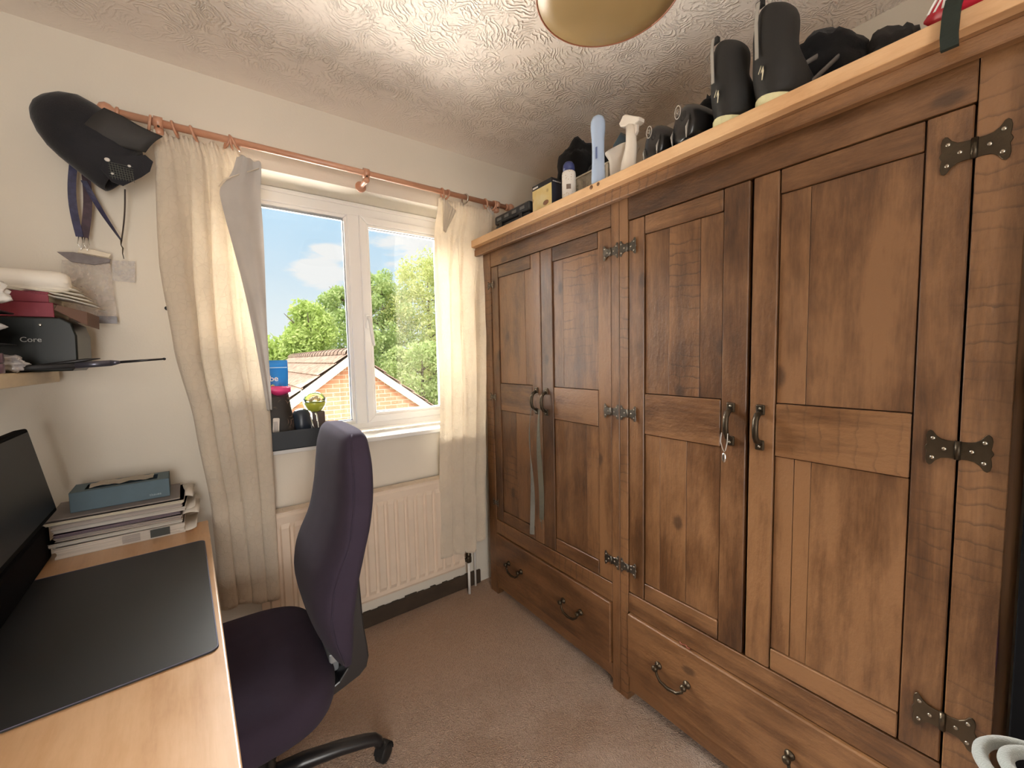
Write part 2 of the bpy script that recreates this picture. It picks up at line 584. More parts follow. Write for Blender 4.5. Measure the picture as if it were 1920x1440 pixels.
def cloth_mat(name, col, trans=0.5, weave=600.0, crinkle=0.0, sheer=0.0):
    m, g_, out = mat(name)
    tc = g_.n('ShaderNodeTexCoord').outputs['Object']
    c = g_.mix(g_.rng(g_.noise(tc, 8.0, 4.0, 0.6), 0.3, 0.7), tuple(x * 0.93 for x in col), col)
    d = g_.n('ShaderNodeBsdfDiffuse', i={0: c, 1: 0.5})
    t = g_.n('ShaderNodeBsdfTranslucent', i={0: c})
    h = g_.noise(tc, weave, 2.0, 0.5)
    if crinkle:
        # squarish crazed line pattern woven into the cloth
        v = g_.n('ShaderNodeTexVoronoi', feature='DISTANCE_TO_EDGE', distance='EUCLIDEAN',
                 i={'Vector': g_.vmath('MULTIPLY', tc, (1.2, 0.2, 1)), 'Scale': 42.0, 'Randomness': 0.75}).outputs[0]
        h = g_.math('ADD', g_.math('MULTIPLY', h, 0.25), g_.math('MULTIPLY', g_.rng(v, 0.0, 0.07, 1.0, 0.0), crinkle))
    b = g_.n('ShaderNodeBump', i={'Strength': 0.5, 'Distance': 0.0015, 'Height': h})
    g_.link(b.outputs[0], d.inputs['Normal'])
    g_.link(b.outputs[0], t.inputs['Normal'])
    mx = g_.n('ShaderNodeMixShader', i={0: trans, 1: d.outputs[0], 2: t.outputs[0]})
    last = mx.outputs[0]
    if sheer:
        tp = g_.n('ShaderNodeBsdfTransparent')
        last = g_.n('ShaderNodeMixShader', i={0: sheer, 1: last, 2: tp.outputs[0]}).outputs[0]
    g_.link(last, out.inputs[0])
    return m


curtain_m = cloth_mat('cream_crinkle_curtain', (0.86, 0.79, 0.68), 0.42, crinkle=1.0)
purple = simple('dark_purple_chair_fabric', (0.046, 0.036, 0.056), 0.97, sheen=0.04, bump=0.5, bscale=420, vary=0.08, spec=0.05, bdist=0.001)
# ================================================================== THE ROOM
X0, X1, Y0, Y1, ZC = -0.70, 1.80, -1.35, 1.957, 2.374
OX0, OX1, OZ0, OZ1, OY = 0.02, 1.15, 0.905, 2.075, 2.26

bm = new_bm(); box(bm, X0 - .1, X1 + .1, Y0 - .1, Y1 + .3, -0.12, 0.0); struct('floor', bm, carpet_m)
bm = new_bm(); box(bm, X0 - .1, X1 + .1, Y0 - .1, Y1 + .3, ZC, ZC + 0.12); struct('ceiling', bm, ceil_m)
bm = new_bm(); box(bm, X0 - .1, X0, Y0 - .1, Y1 + .3, 0, ZC); struct('wall_left', bm, wall_m)
bm = new_bm(); box(bm, X1, X1 + .1, Y0 - .1, Y1 + .3, 0, ZC); struct('wall_right', bm, wall_m)
bm = new_bm()                                   # the wall behind, with an opening added to let the fill lamp in
box(bm, 0.0, X1, Y0 - .1, Y0, 0, ZC)
box(bm, X0, 0.0, Y0 - .1, Y0, 2.1, ZC)
struct('wall_back', bm, wall_m)
bm = new_bm()
box(bm, X0, X0 + .04, Y0 - .11, Y0 + .015, 0, 2.16, .004)
box(bm, -.01, 0.05, Y0 - .11, Y0 + .015, 0, 2.16, .004)
box(bm, X0, 0.05, Y0 - .11, Y0 + .015, 2.09, 2.16, .004)
struct('fill_doorway', bm, gloss_white)  # lining of the opening added for the fill lamp
bm = new_bm()
box(bm, X0, OX0, Y1, OY, 0, ZC)
box(bm, OX1, X1, Y1, OY, 0, ZC)
box(bm, OX0, OX1, Y1, OY, 0, OZ0)
box(bm, OX0, OX1, Y1, OY, OZ1, ZC)
struct('wall_window', bm, wall_m)
bm = new_bm()
box(bm, X0, 1.17, Y1 - 0.014, Y1, 0, 0.078, 0.004, 1)
# flaked paint edge along the top of the dark board
for k in range(26):
    xx = X0 + 0.02 + k * 0.07
    box(bm, xx, xx + R.uniform(.03, .07), Y1 - 0.0145, Y1, 0.070, 0.078 + R.uniform(0.0, 0.006), 0.001)
struct('baseboard_window', bm, skirt_m)

# ------------------------------------------------------------------ window
win = bpy.data.objects.new('window_1', None)
COL.objects.link(win); win.location = (0.585, 2.16, 0.93); win['kind'] = 'structure'
FY0, FY1 = 2.130, 2.200


def bar_rect(bm, x0, x1, z0, z1, w, y0, y1, bev=0.006):
    """mitred-looking rectangular frame: two uprights and two rails"""
    if not isinstance(w, (list, tuple)):
        w = (w, w, w, w)              # left, right, bottom, top
    def quad(a, b, c, d):
        t = bmesh.new()
        lo = [t.verts.new((p[0], y0, p[1])) for p in (a, b, c, d)]
        hi_ = [t.verts.new((p[0], y1, p[1])) for p in (a, b, c, d)]
        t.faces.new(lo); t.faces.new(hi_[::-1])
        for k in range(4):
            t.faces.new([lo[k], lo[(k + 1) % 4], hi_[(k + 1) % 4], hi_[k]])
        bmesh.ops.recalc_face_normals(t, faces=t.faces)
        if bev:
            es = [e for e in t.edges if all(abs(v.co.y - y0) < 1e-6 for v in e.verts)]
            bmesh.ops.bevel(t, geom=es, offset=bev, segments=2, affect='EDGES', profile=0.5)
        _merge(bm, t, 0, False, None)
    xi0, xi1, zi0, zi1 = x0 + w[0], x1 - w[1], z0 + w[2], z1 - w[3]
    e = 0.0004
    quad((x0, z0), (xi0 - e, zi0 - e), (xi0 - e, zi1 + e), (x0, z1))
    quad((x1, z0), (x1, z1), (xi1 + e, zi1 + e), (xi1 + e, zi0 - e))
    quad((x0 + e, z0), (x1 - e, z0), (xi1, zi0), (xi0, zi0))
    quad((x0 + e, z1), (xi0, zi1), (xi1, zi1), (x1 - e, z1))


bm = new_bm()
bar_rect(bm, OX0 + .002, OX1 - .002, 0.932, OZ1 - .002, (.050, .050, .040, .062), FY0, FY1)
box(bm, 0.572, 0.628, FY0 + .0005, FY1, 0.968, 2.018, 0.006, 2)          # mullion
box(bm, OX0 + .002, OX1 - .002, FY0 - .010, FY0 - .0005, 0.932, 0.947, 0.004, 2)  # trim along the foot
box(bm, OX0 + .002, OX1 - .002, FY0 - .012, FY0 - .0005, OZ1 - .022, OZ1 - .002, 0.004, 2)
obj('window_frame', bm, upvc, win)
bm = new_bm()                                                           # fixed light beads
bar_rect(bm, 0.070, 0.574, 0.970, 2.015, .018, FY0 + .010, FY1 - .02, 0.004)
obj('glazing_bead', bm, upvc, win)
bm = new_bm(); bar_rect(bm, 0.088, 0.556, 0.988, 1.997, (.004, .004, .004, .010), FY0 + .026, FY0 + .040, 0)
obj('glazing_spacer', bm, grey_spacer, win)
bm = new_bm(); box(bm, 0.086, 0.558, FY0 + .030, FY0 + .034, 0.986, 1.999)
obj('pane', bm, pane_glass, win)
sash_bm = new_bm()
bar_rect(sash_bm, 0.626, 1.102, 0.970, 2.016, .036, FY0 - .012, FY1 - .01, 0.005)
bar_rect(sash_bm, 0.661, 1.067, 1.005, 1.981, .014, FY0 + .0, FY1 - .02, 0.004)
sash = obj('sash', sash_bm, upvc, win)
bm = new_bm(); bar_rect(bm, 0.674, 1.054, 1.018, 1.968, .004, FY0 + .020, FY0 + .034, 0)
obj('glazing_spacer', bm, grey_spacer, sash)
bm = new_bm(); box(bm, 0.672, 1.056, FY0 + .024, FY0 + .028, 1.016, 1.970)
obj('pane', bm, pane_glass, sash)
bm = new_bm()
box(bm, 0.634, 0.656, FY0 - .024, FY0 - .0125, 1.455, 1.525, 0.004, 2)
tube(bm, [(0.645, FY0 - .024, 1.505), (0.645, FY0 - .045, 1.503), (0.646, FY0 - .050, 1.490), (0.652, FY0 - .050, 1.43), (0.660, FY0 - .048, 1.365)],
     [.009, .009, .009, .0085, .007], 10)
obj('window_handle', bm, gloss_white, sash)

bm = new_bm()
box(bm, OX0 - .03, OX1 + .03, 1.922, FY0 - .0115, 0.908, 0.930, 0.006, 3)
o = obj('window_sill', bm, gloss_white, win)

# ------------------------------------------------------------------ curtain rod with brackets
RY, RZ = 1.867, 2.117
rod = thing('curtain_rod', 'long pinkish wooden curtain rod fixed above the window', 'curtain rod', (0.53, RY, RZ))
bm = new_bm(); tube(bm, [(-0.200, RY, RZ), (1.345, RY, RZ)], 0.0125, 16)
obj('pole', bm, rod_wood, rod)
for fx, sgn in ((-0.200, -1), (1.345, 1)):
    bm = new_bm()
    m_ = Matrix.Translation((fx, RY, RZ)) @ Matrix.Rotation(sgn * pi / 2, 4, 'Y')
    lathe(bm, [(0.012, 0), (0.018, 0.002), (0.018, 0.008), (0.011, 0.012), (0.020, 0.022), (0.024, 0.034), (0.019, 0.047), (0.008, 0.054), (0.001, 0.056)], n=18, mat=m_)
    obj('finial', bm, rod_wood, rod)
for bx in (-0.105, 0.590, 1.285):
    bm = new_bm()
    mm = Matrix.Translation((bx, Y1, RZ - .030)) @ Matrix.Rotation(pi / 2, 4, 'X')
    lathe(bm, [(0.024, 0), (0.024, 0.008), (0.020, 0.012), (0.011, 0.014), (0.010, 0.05), (0.012, 0.075), (0.013, 0.098), (0.004, 0.101)], n=18, mat=mm)
    tube(bm, [(bx - .012, RY, RZ - .001), (bx + .012, RY, RZ - .001)], 0.0205, 18)
    tube(bm, [(bx, RY + .002, RZ - .016), (bx, RY + .002, RZ - .034)], 0.010, 12)
    b_ = obj('bracket', bm, rod_wood, rod)
    bm = new_bm(); sphere(bm, (bx, RY - .012, RZ - .016), 0.004)
    obj('screw', bm, iron, b_)


def ring(x, lean, label, group='wooden curtain rings', mm=None, yaw=0.0):
    bm = new_bm()
    pts = []
    N = 24
    rings = []
    for j in range(N + 1):
        a = 2 * pi * j / N
        c = Vector((0, cos(a) * .0235, sin(a) * .0235))
        rings.append([c + Vector((cos(b) * .0042, cos(a) * sin(b) * .0042, sin(a) * sin(b) * .0042)) for b in [2 * pi * k / 8 for k in range(8)]])
    loft(bm, rings, cap=False)
    bmesh.ops.transform(bm, matrix=Matrix.Rotation(yaw, 4, 'Z') @ Matrix.Rotation(lean, 4, 'Y'), verts=bm.verts)
    o = obj('curtain_ring', bm, mm or rod_wood)
    o.location = (x, RY, RZ - .0085)
    return tag(o, label, 'curtain ring', group)


RL = [(-0.128, 0.15, 'leftmost wooden curtain ring on the rod, by the hung cap'),
      (-0.062, -0.25, 'second wooden ring from the left above the left curtain'),
      (-0.010, -0.30, 'third wooden ring from the left above the left curtain'),
      (0.088, 0.35, 'first of the three wooden rings bunched at the left curtain edge'),
      (0.098, -0.10, 'middle of the three wooden rings bunched at the left curtain edge'),
      (0.112, -0.45, 'last of the three wooden rings bunched at the left curtain edge'),
      (0.962, -0.20, 'wooden ring at the leading edge of the right curtain, nearest the window'),
      (0.985, 0.25, 'wooden ring just right of the leading edge ring of the right curtain'),
      (1.215, -0.2, 'wooden ring with white tape near the right end of the rod'),
      (1.262, 0.15, 'rightmost wooden ring at the end of the rod')]
for x, ln, lb in RL:
    ring(x, ln, lb, yaw=ln * .8)
ring(1.09, 0.05, 'grey metal ring in the middle of the right curtain', None, steel, 0.2)

# ------------------------------------------------------------------ curtains
def curtain(label, left, right, ztop, zbot, nf, amp, seed, y0=1.872, ydrop=-0.02, hem=None, folds=None, group='cream curtains'):
    """left/right: lists of (z, x) giving the two edges"""
    rr = random.Random(seed)
    ph = rr.uniform(0, 6)
    def at(tab, z):
        tab = sorted(tab)
        if z <= tab[0][0]: return tab[0][1]
        for a, b in zip(tab[:-1], tab[1:]):
            if z <= b[0]:
                t = (z - a[0]) / (b[0] - a[0]); t = t * t * (3 - 2 * t) * .5 + t * .5
                return a[1] + (b[1] - a[1]) * t
        return tab[-1][1]
    NU, NV = 150, 110
    rows = []
    for j in range(NV + 1):
        v = j / NV
        row = []
        for i in range(NU + 1):
            u = i / NU
            zb = zbot(u) if callable(zbot) else zbot
            zt = ztop(u) if callable(ztop) else ztop
            z = zt + (zb - zt) * v
            xl, xr = at(left, z), at(right, z)
            uu = u + 0.020 * sin(2 * pi * u * 1.5 + 2.0 * v + ph) + 0.02 * sin(5 * v + 9 * u + ph)
            a = amp * (0.55 + 0.45 * min(1, v * 5)) * (0.75 + 0.25 * sin(3.1 * u + 2 * v + ph))
            w = sin(2 * pi * nf * uu + ph + 0.9 * sin(2.2 * v + ph))
            w = math.copysign(abs(w) ** 0.7, w) * (0.8 + 0.35 * mnoise.noise(Vector((u * 4.0, seed, v * 1.2))))
            y = y0 + ydrop * min(1, v * 1.3) + a * w
            y += 0.010 * mnoise.noise(Vector((u * 5 + seed, v * 3, 0))) + 0.004 * mnoise.noise(Vector((u * 22, v * 14 + seed, 3)))
            if v < 0.05:                                  # gathered heading tape
                k = 1 - v / 0.05
                y += 0.006 * k * sin(2 * pi * nf * 5 * u)
            x = xl + (xr - xl) * u + 0.012 * cos(2 * pi * nf * uu + ph) * min(1, v * 4)
            row.append((x, min(y, 1.93), z))
        rows.append(row)
    bm = new_bm()
    loft(bm, rows, cap=False, closed=False)
    o = obj('curtain', bm, curtain_m)
    md = o.modifiers.new('thickness', 'SOLIDIFY'); md.thickness = 0.0012
    tag(o, label, 'curtain', group)
    recenter(o, (at(left, 1.0), y0, (zbot(0.5) if callable(zbot) else zbot)))
    return o


LFT = [(2.10, -0.128), (2.0, -0.118), (1.63, -0.125), (1.35, -0.110), (1.07, -0.072), (0.74, -0.040), (0.36, -0.030)]
RGT = [(2.10, 0.168), (2.03, 0.186), (1.90, 0.178), (1.70, 0.182), (1.376, 0.172), (1.0, 0.176), (0.36, 0.170)]
cl_ = curtain('long cream curtain left of the window, hanging behind the desk', LFT, RGT,
              lambda u: 2.092 - 0.045 * max(0, (u - .72) / .28) ** 1.4 - .004 * sin(40 * u), lambda u: 0.352 + .012 * sin(6 * u), 4.2, 0.030, 3)
# the leading edge of the left curtain folds forward and shows its lining
bm = new_bm()
rows = []
edge_in = [(2.052, 0.110), (2.00, 0.100), (1.955, 0.075), (1.925, 0.052), (1.90, 0.050), (1.80, 0.066), (1.62, 0.098), (1.45, 0.122), (1.28, 0.142), (1.10, 0.156)]
edge_out = [(2.052, 0.190), (2.00, 0.186), (1.955, 0.182), (1.925, 0.180), (1.90, 0.180), (1.80, 0.184), (1.62, 0.180), (1.45, 0.174), (1.28, 0.173), (1.10, 0.174)]
for (z, a), (_, b) in zip(edge_in, edge_out):
    rows.append([(a + (b - a) * t, 1.822 + 0.02 * t + 0.010 * sin(t * 9 + z * 7) - 0.006 * sin(t * 3), z + (0.0 if z < 1.99 else -.004 * sin(20 * t))) for t in [k / 14 for k in range(15)]])
loft(bm, rows, cap=False, closed=False)
flap = obj('turned_edge', bm, cloth_mat('grey_white_curtain_lining', (0.66, 0.63, 0.60), 0.30), cl_)
flap.location = (0, 0, 0)
flap.data.transform(Matrix.Translation((0, 0, 0)))
md = flap.modifiers.new('thickness', 'SOLIDIFY'); md.thickness = 0.001
md = flap.modifiers.new('subdivision', 'SUBSURF'); md.levels = md.render_levels = 2
# tube hem of the fold
bm = new_bm()
tube(bm, [(0.052, 1.818, 1.925), (0.068, 1.815, 1.950), (0.10, 1.815, 1.972), (0.14, 1.822, 1.998), (0.188, 1.838, 2.030)], 0.0022, 6)
obj('hem', bm, curtain_m, cl_)

LF2 = [(2.10, 0.942), (2.03, 0.936), (1.95, 0.922), (1.85, 0.920), (1.60, 0.918), (1.3, 0.918), (1.058, 0.914), (0.6, 0.900), (0.28, 0.895)]
RG2 = [(2.10, 1.290), (2.0, 1.285), (1.9, 1.25), (1.6, 1.22), (1.2, 1.20), (0.8, 1.180), (0.5, 1.165), (0.28, 1.160)]
cr_ = curtain('cream curtain right of the window, beside the wooden wardrobe', LF2, RG2,
              lambda u: 2.088 - .010 * u, lambda u: 0.262 + .07 * max(0, (u - .62)) * 2.0 + .010 * sin(9 * u), 4.0, 0.026, 11)
bm = new_bm()
rows = []
for k in range(12):
    t = k / 11
    z = 2.075 - 0.16 * t
    rows.append([(0.938 + 0.085 * s * (1 - t * .75) + 0.004, 1.828 + 0.018 * s + 0.004 * sin(s * 34), z - .045 * s * (1 - t)) for s in [j / 24 for j in range(25)]])
loft(bm, rows, cap=False, closed=False)
hd = obj('heading_fold', bm, curtain_m, cr_)
md = hd.modifiers.new('thickness', 'SOLIDIFY'); md.thickness = 0.001
bm = new_bm()
for q in range(3):
    tube(bm, [(1.205 + .01 * q, 1.838, 2.080), (1.210 + .012 * q, 1.832, 2.060 - .008 * q), (1.222 + .010 * q, 1.834, 2.066)], 0.0022, 6)
obj('tape_tie', bm, gloss_white, cr_)

# ------------------------------------------------------------------ radiator
rad = thing('radiator', 'cream ribbed panel radiator on the wall under the window', 'radiator', (0.56, 1.90, 0.17))
RX0, RX1, RYF, RZ0_, RZ1_ = 0.10, 1.030, 1.872, 0.168, 0.672
bm = new_bm()
prof = []
pit = 0.0490
x = RX0
pts = [(RX0, RYF)]
npit = int((RX1 - RX0 - 0.03) / pit)
zs = [(RZ0_ + .030, 0), (RZ0_ + .048, 1), (RZ1_ - .060, 1), (RZ1_ - .042, 0)]
# front sheet: ridges pressed out between top and bottom bands
xs = []
for k in range(npit):
    a = RX0 + .02 + k * pit
    xs += [(a, 0), (a + .008, 0), (a + .014, 1), (a + pit - .008, 1), (a + pit - .002, 0)]
xs = [(RX0, 0)] + xs + [(RX1, 0)]
rows = []
for z, kz in [(RZ0_, 0), (RZ0_ + .012, 0)] + zs + [(RZ1_ - .012, 0), (RZ1_, 0)]:
    back = 0.006 if z in (RZ0_, RZ1_) else 0
    rows.append([(xx, RYF + back - 0.0065 * kx * kz + 0.0035 * (1 - kx) * kz, z) for xx, kx in xs])
loft(bm, rows, cap=False, closed=False, smooth=False)
box(bm, RX0, RX1, RYF + .0085, RYF + .024, RZ0_ + .001, RZ1_ - .001, 0.004, 2)
obj('panel', bm, rad_paint, rad)
bm = new_bm()
box(bm, RX0, RX1, RYF + .004, RYF + .070, RZ1_ - .0005, RZ1_ + .006, 0.003, 2)
for k in range(14):
    box(bm, RX0 + .03 + k * .065, RX0 + .075 + k * .065, RYF + .02, RYF + .05, RZ1_ + .0055, RZ1_ + .0075, 0.001)
obj('top_grille', bm, rad_paint, rad)
bm = new_bm()
tube(bm, [(RX1 - .01, RYF + .016, 0.197), (RX1 + .03, RYF + .016, 0.197)], .009, 12)
box(bm, RX1 + .018, RX1 + .044, RYF + .002, RYF + .030, 0.178, 0.214, .006, 2)
lathe(bm, [(.014, 0), (.015, .01), (.011, .028), (.004, .032)], (RX1 + .031, RYF + .016, 0.212), 14)
obj('valve', bm, iron, rad)
bm = new_bm(); tube(bm, [(RX1 + .031, RYF + .016, 0.180), (RX1 + .031, RYF + .016, 0.0)], .0075, 12)
obj('pipe', bm, gloss_white, rad)
for bx in (RX0 + .12, RX1 - .12):
    bm = new_bm()
    box(bm, bx - .015, bx + .015, RYF + .0245, Y1, 0.25, 0.60, .002)
    obj('wall_bracket', bm, gloss_white, rad)
bm = new_bm(); tube(bm, [(1.128, 1.935, 0.0), (1.128, 1.935, 0.52)], .006, 10)
tag(recenter(obj('pipe', bm, gloss_white), (1.128, 1.935, 0)), 'thin white upright pipe between right curtain and wardrobe', 'pipe')

# ================================================================== WARDROBE
XF = 1.182
XB = 1.75
wr = thing('wardrobe', 'large rustic brown wooden wardrobe with four panelled doors and two drawers', 'wardrobe', (1.46, 0.955, 0))
bm = new_bm()
def V(bm, y0, y1, z0, z1, xf, th, bev=.0016): box(bm, xf, xf + th, min(y0, y1), max(y0, y1), z0, z1, bev, 1, 0)
def Hh(bm, y0, y1, z0, z1, xf, th, bev=.0016): box(bm, xf, xf + th, min(y0, y1), max(y0, y1), z0, z1, bev, 1, 1)
V(bm, 1.855, 1.787, 0.0, 1.8495, XF, .04)
V(bm, .9935, .9576, 0.0, 1.8495, XF, .04)
V(bm, .9560, .9205, 0.0, 1.8495, XF, .04)
V(bm, .1195, .0550, 0.0, 1.8495, XF, .04)
for a, b in ((1.7845, .9955), (.9185, .1215)):
    Hh(bm, a, b, 1.7585, 1.8495, XF + .0008, .03)
    Hh(bm, a, b, .348, .4215, XF + .0008, .03)
    # plinth rail with shallow arched ends
    pts = [(0, .034), (.012, .040), (.030, .043), (a - b - .03, .043), (a - b - .012, .040), (a - b, .034), (a - b, .0975), (0, .0975)]
    prism(bm, pts, .022, frame((XF + .026, a, 0), (0, -1, 0), (0, 0, 1)), 1, .001)
V(bm, 1.853, 1.833, 0.0, 1.8495, XF + .041, XB - XF - .041)
V(bm, .966, .948, .10, 1.8495, XF + .041, XB - XF - .06)
V(bm, .078, .057, 0.0, 1.8495, XF + .041, XB - XF - .041)
box(bm, XB - .012, XB, .08, 1.83, .06, 1.8495, 0, 1, 0)
box(bm, XF + .06, XB - .014, .08, 1.83, .36, .38, 0, 1, 1)
obj('carcass', bm, [wood_v, wood_h], wr)
bm = new_bm()                                                         # moulding under the top board
pts = [(0, 0), (.020, 0), (.0225, .003), (.0225, .031), (.019, .034), (.019, .041), (0, .041)]
prism(bm, [(-p[0], p[1]) for p in pts], 1.815 + .05, frame((XF + .008 - .02, .030, 1.8285), (1, 0, 0), (0, 0, 1)) @ Matrix.Identity(4), 0)
bmesh.ops.scale(bm, vec=(1, 1, 1), verts=bm.verts)
zs_ = [v.co.y for v in bm.verts]
if min(zs_) < 0.0:                                                    # extrusion went the other way along y
    bmesh.ops.translate(bm, vec=(0, 1.865, 0), verts=bm.verts)
obj('cornice', bm, wood_h, wr)
bm = new_bm()
box(bm, 1.122, XB, .010, 1.885, 1.8697, 1.9035, .0022, 2)
obj('top_board', bm, wood_top, wr)


def F(y, z, x=XF):
    return frame((x, y, z), (0, -1, 0), (0, 0, 1))


def hinge(parent, y, z, right=True, s=1.0, mm=pewter):
    """butterfly hinge: two flared wings and a knuckle"""
    L, h0, h1 = .036 * s, .014 * s, .029 * s
    half = [(.003, h0), (.011 * s, h0), (.018 * s, h0 * 1.10), (.024 * s, h0 * 1.45), (.0285 * s, h1 * .95), (.0315 * s, h1), (.0345 * s, h1 * .90), (L, h1 * .66), (L * .985, h1 * .42), (L * .965, h1 * .22), (L * 1.01, h1 * .10), (L * 1.04, 0)]
    wing = [(a, -b) for a, b in half] + half[:-1][::-1]
    bm = new_bm()
    prism(bm, wing, .0022, F(y, z, XF - .0005), 0, .0006)
    prism(bm, [(-a, b) for a, b in wing][::-1], .0022, F(y, z, XF - .0005), 0, .0006)
    tube(bm, [(XF - .003, y, z - h0 * 1.05), (XF - .003, y, z + h0 * 1.05)], .0042 * s, 10)
    for sx in (-1, 1):
        for q, zz in ((.015, 0), (.028, .016), (.028, -.016)):
            sphere(bm, (XF - .0028, y + sx * q * s, z + zz * s), .0032 * s, .55, 1, 1, 8, 1)
    return obj('hinge', bm, [mm, stud], parent)


def pull(parent, y, z):
    bm = new_bm()
    for zz, sg in ((z + .048, 1), (z - .048, -1)):
        box(bm, XF - .0035, XF + .003, y - .0115, y + .0115, zz - .014, zz + .014, .004, 2)
        sphere(bm, (XF - .004, y, zz + sg * .004), .0035, .5, 1, 1, 8, 1)
    P = [(XF - .002, y, z + .042), (XF - .018, y, z + .036), (XF - .028, y, z + .022), (XF - .031, y, z), (XF - .028, y, z - .022), (XF - .018, y, z - .036), (XF - .002, y, z - .042)]
    tube(bm, P, [.0065, .0065, .0062, .0062, .0062, .0065, .0065], 10, flat=1.3, up=(1, 0, 0))
    return obj('handle', bm, [iron, stud], parent)


def door(ya, yb, sl, sr, top_splits, bot_splits, hinge_y, handle_y, hz, s=1.0, mm=pewter):
    """ya > yb. sl/sr: inner edges of the stiles; splits: plank joints inside the recessed panels"""
    bm = new_bm()
    xs_, xp = XF + .003, XF + .009
    z0, z1 = .4245, 1.7555
    box(bm, XF + .015, XF + .028, yb + .001, ya - .001, z0 + .001, z1 - .001, 0, 1, 2)
    V(bm, ya, sl + .0018, z0, z1, xs_, .020, .0020)
    V(bm, sr - .0018, yb, z0, z1, xs_, .020, .0020)
    for a, b in ((z0, .4830), (1.0200, 1.1590), (1.6965, z1)):
        Hh(bm, sl - .0016, sr + .0016, a, b, xs_ + .0006, .019, .0020)
    for (a, b), sp in (((.4850, 1.0180), bot_splits), ((1.1615, 1.6945), top_splits)):
        ed = [sl] + list(sp) + [sr]
        for p, q in zip(ed[:-1], ed[1:]):
            V(bm, p - (.0006 if p != sl else .0014), q + (.0006 if q != sr else .0014), a, b, xp + R.uniform(-.0006, .0006), .010, .0007)
    d = obj('door', bm, [wood_v, wood_h, gap_m], wr)
    for z in hz:
        hinge(d, hinge_y, z, s=s, mm=mm)
    pull(d, handle_y, 1.092)
    return d


HZ = (1.667, 1.086, .515)
door(1.7835, 1.3965, 1.7245, 1.4635, (1.512,), (1.60,), 1.7855, 1.430, HZ, .72)
door(1.3915, .9965, 1.3170, 1.0620, (1.255,), (1.128,), .9945, 1.362, HZ, .95)
door(.9175, .5225, .8545, .5925, (.765, .662), (.795, .70), .9190, .562, HZ, .95)
door(.5125, .1235, .4500, .1890, (.384,), (.405, .368), .1210, .484, (1.672, 1.094, .522), 1.25, iron)


def drawer(ya, yb, hy):
    bm = new_bm()
    Hh(bm, ya, yb, .1005, .3455, XF - .010, .020, .0035)
    box(bm, XF + .0105, XF + .45, yb + .01, ya - .01, .12, .335, 0, 1, 1)
    d = obj('drawer', bm, [wood_v, wood_h], wr)
    for y in hy:
        bm = new_bm()
        z = .228
        for yy in (y + .052, y - .052):
            mm = Matrix.Translation((XF - .010, yy, z)) @ Matrix.Rotation(-pi / 2, 4, 'Y')
            lathe(bm, [(.013, 0), (.012, .004), (.006, .006), (.0055, .014), (.0095, .018), (.0105, .024), (.008, .029), (.001, .031)], n=14, mat=mm, mi=0)
        P = [(XF - .026, y + .052, z - .004), (XF - .030, y + .046, z - .020), (XF - .034, y + .030, z - .032), (XF - .035, y, z - .037),
             (XF - .034, y - .030, z - .032), (XF - .030, y - .046, z - .020), (XF - .026, y - .052, z - .004)]
        tube(bm, P, [.004, .0045, .005, .0058, .005, .0045, .004], 10)
        obj('handle', bm, iron, d)
    return d


drawer(1.7825, .9975, (1.612, 1.205))
drawer(.9165, .1235, (.733, .338))

# small twist of reddish string caught on the right drawer edge
bm = new_bm()
P = [(XF - .004 - .003 * sin(k), .705 + .0035 * k * (1 if k < 9 else 1) - .03, .3495 + .003 * abs(sin(k * 1.7))) for k in range(12)]
tube(bm, P, .0022, 6)
tag(recenter(obj('string', bm, simple('reddish_string', (.24, .07, .04), .9)), (XF - .004, .70, .3455)), 'small twist of reddish string lying on the right drawer edge', 'string')

# straps hanging from the two left handles
webbing = simple('grey_green_webbing', (.20, .195, .17), .85, bump=.5, bscale=500, vary=.15)
def ribbon(bm, pts, w, t, dirs):
    rings = []
    for p, d in zip(pts, dirs):
        p = Vector(p); d = Vector(d).normalized()
        nn = d.cross(Vector((0, 0, 1)))
        if nn.length < .1: nn = Vector((1, 0, 0))
        nn.normalize()
        rings.append([p + d * w + nn * t, p - d * w + nn * t, p - d * w - nn * t, p + d * w - nn * t])
    loft(bm, rings, smooth=False)
bm = new_bm()
pts, dirs = [], []
for k in range(28):
    t = k / 27
    z = 1.058 + .012 - .60 * t if k > 3 else 1.046 + .016 * sin(k / 3 * pi / 2)
    y = 1.390 + (.042 * min(1, k / 4)) + .004 * sin(8 * t)
    pts.append((1.146 - .004 * sin(6 * t), y, z))
    a = 1.2 * sin(5 * t + .3)
    dirs.append((sin(a) * .5, cos(a), 0))
ribbon(bm, pts, .0105, .0009, dirs)
tag(recenter(obj('strap', bm, webbing), (1.146, 1.43, 1.05)), 'longer grey webbing strap looped over the second door handle and hanging left', 'strap', None)
bm = new_bm()
pts, dirs = [], []
for k in range(24):
    t = k / 23
    pts.append((1.144 - .005 * sin(5 * t), 1.366 + .003 * sin(7 * t), 1.062 - .50 * t))
    a = .9 * sin(4 * t + 2.0)
    dirs.append((sin(a) * .6, cos(a), 0))
ribbon(bm, pts, .0115, .0012, dirs)
box(bm, 1.138, 1.146, 1.362, 1.366, .555, .566, .001)
tube(bm, [(1.144, 1.363, .562), (1.144, 1.362, .52)], .0012, 6)
tag(recenter(obj('strap', bm, simple('dark_olive_webbing', (.13, .125, .095), .85, bump=.5, bscale=500)), (1.144, 1.366, 1.05)),
    'shorter dark olive strap hanging straight from the second door handle', 'strap', None)
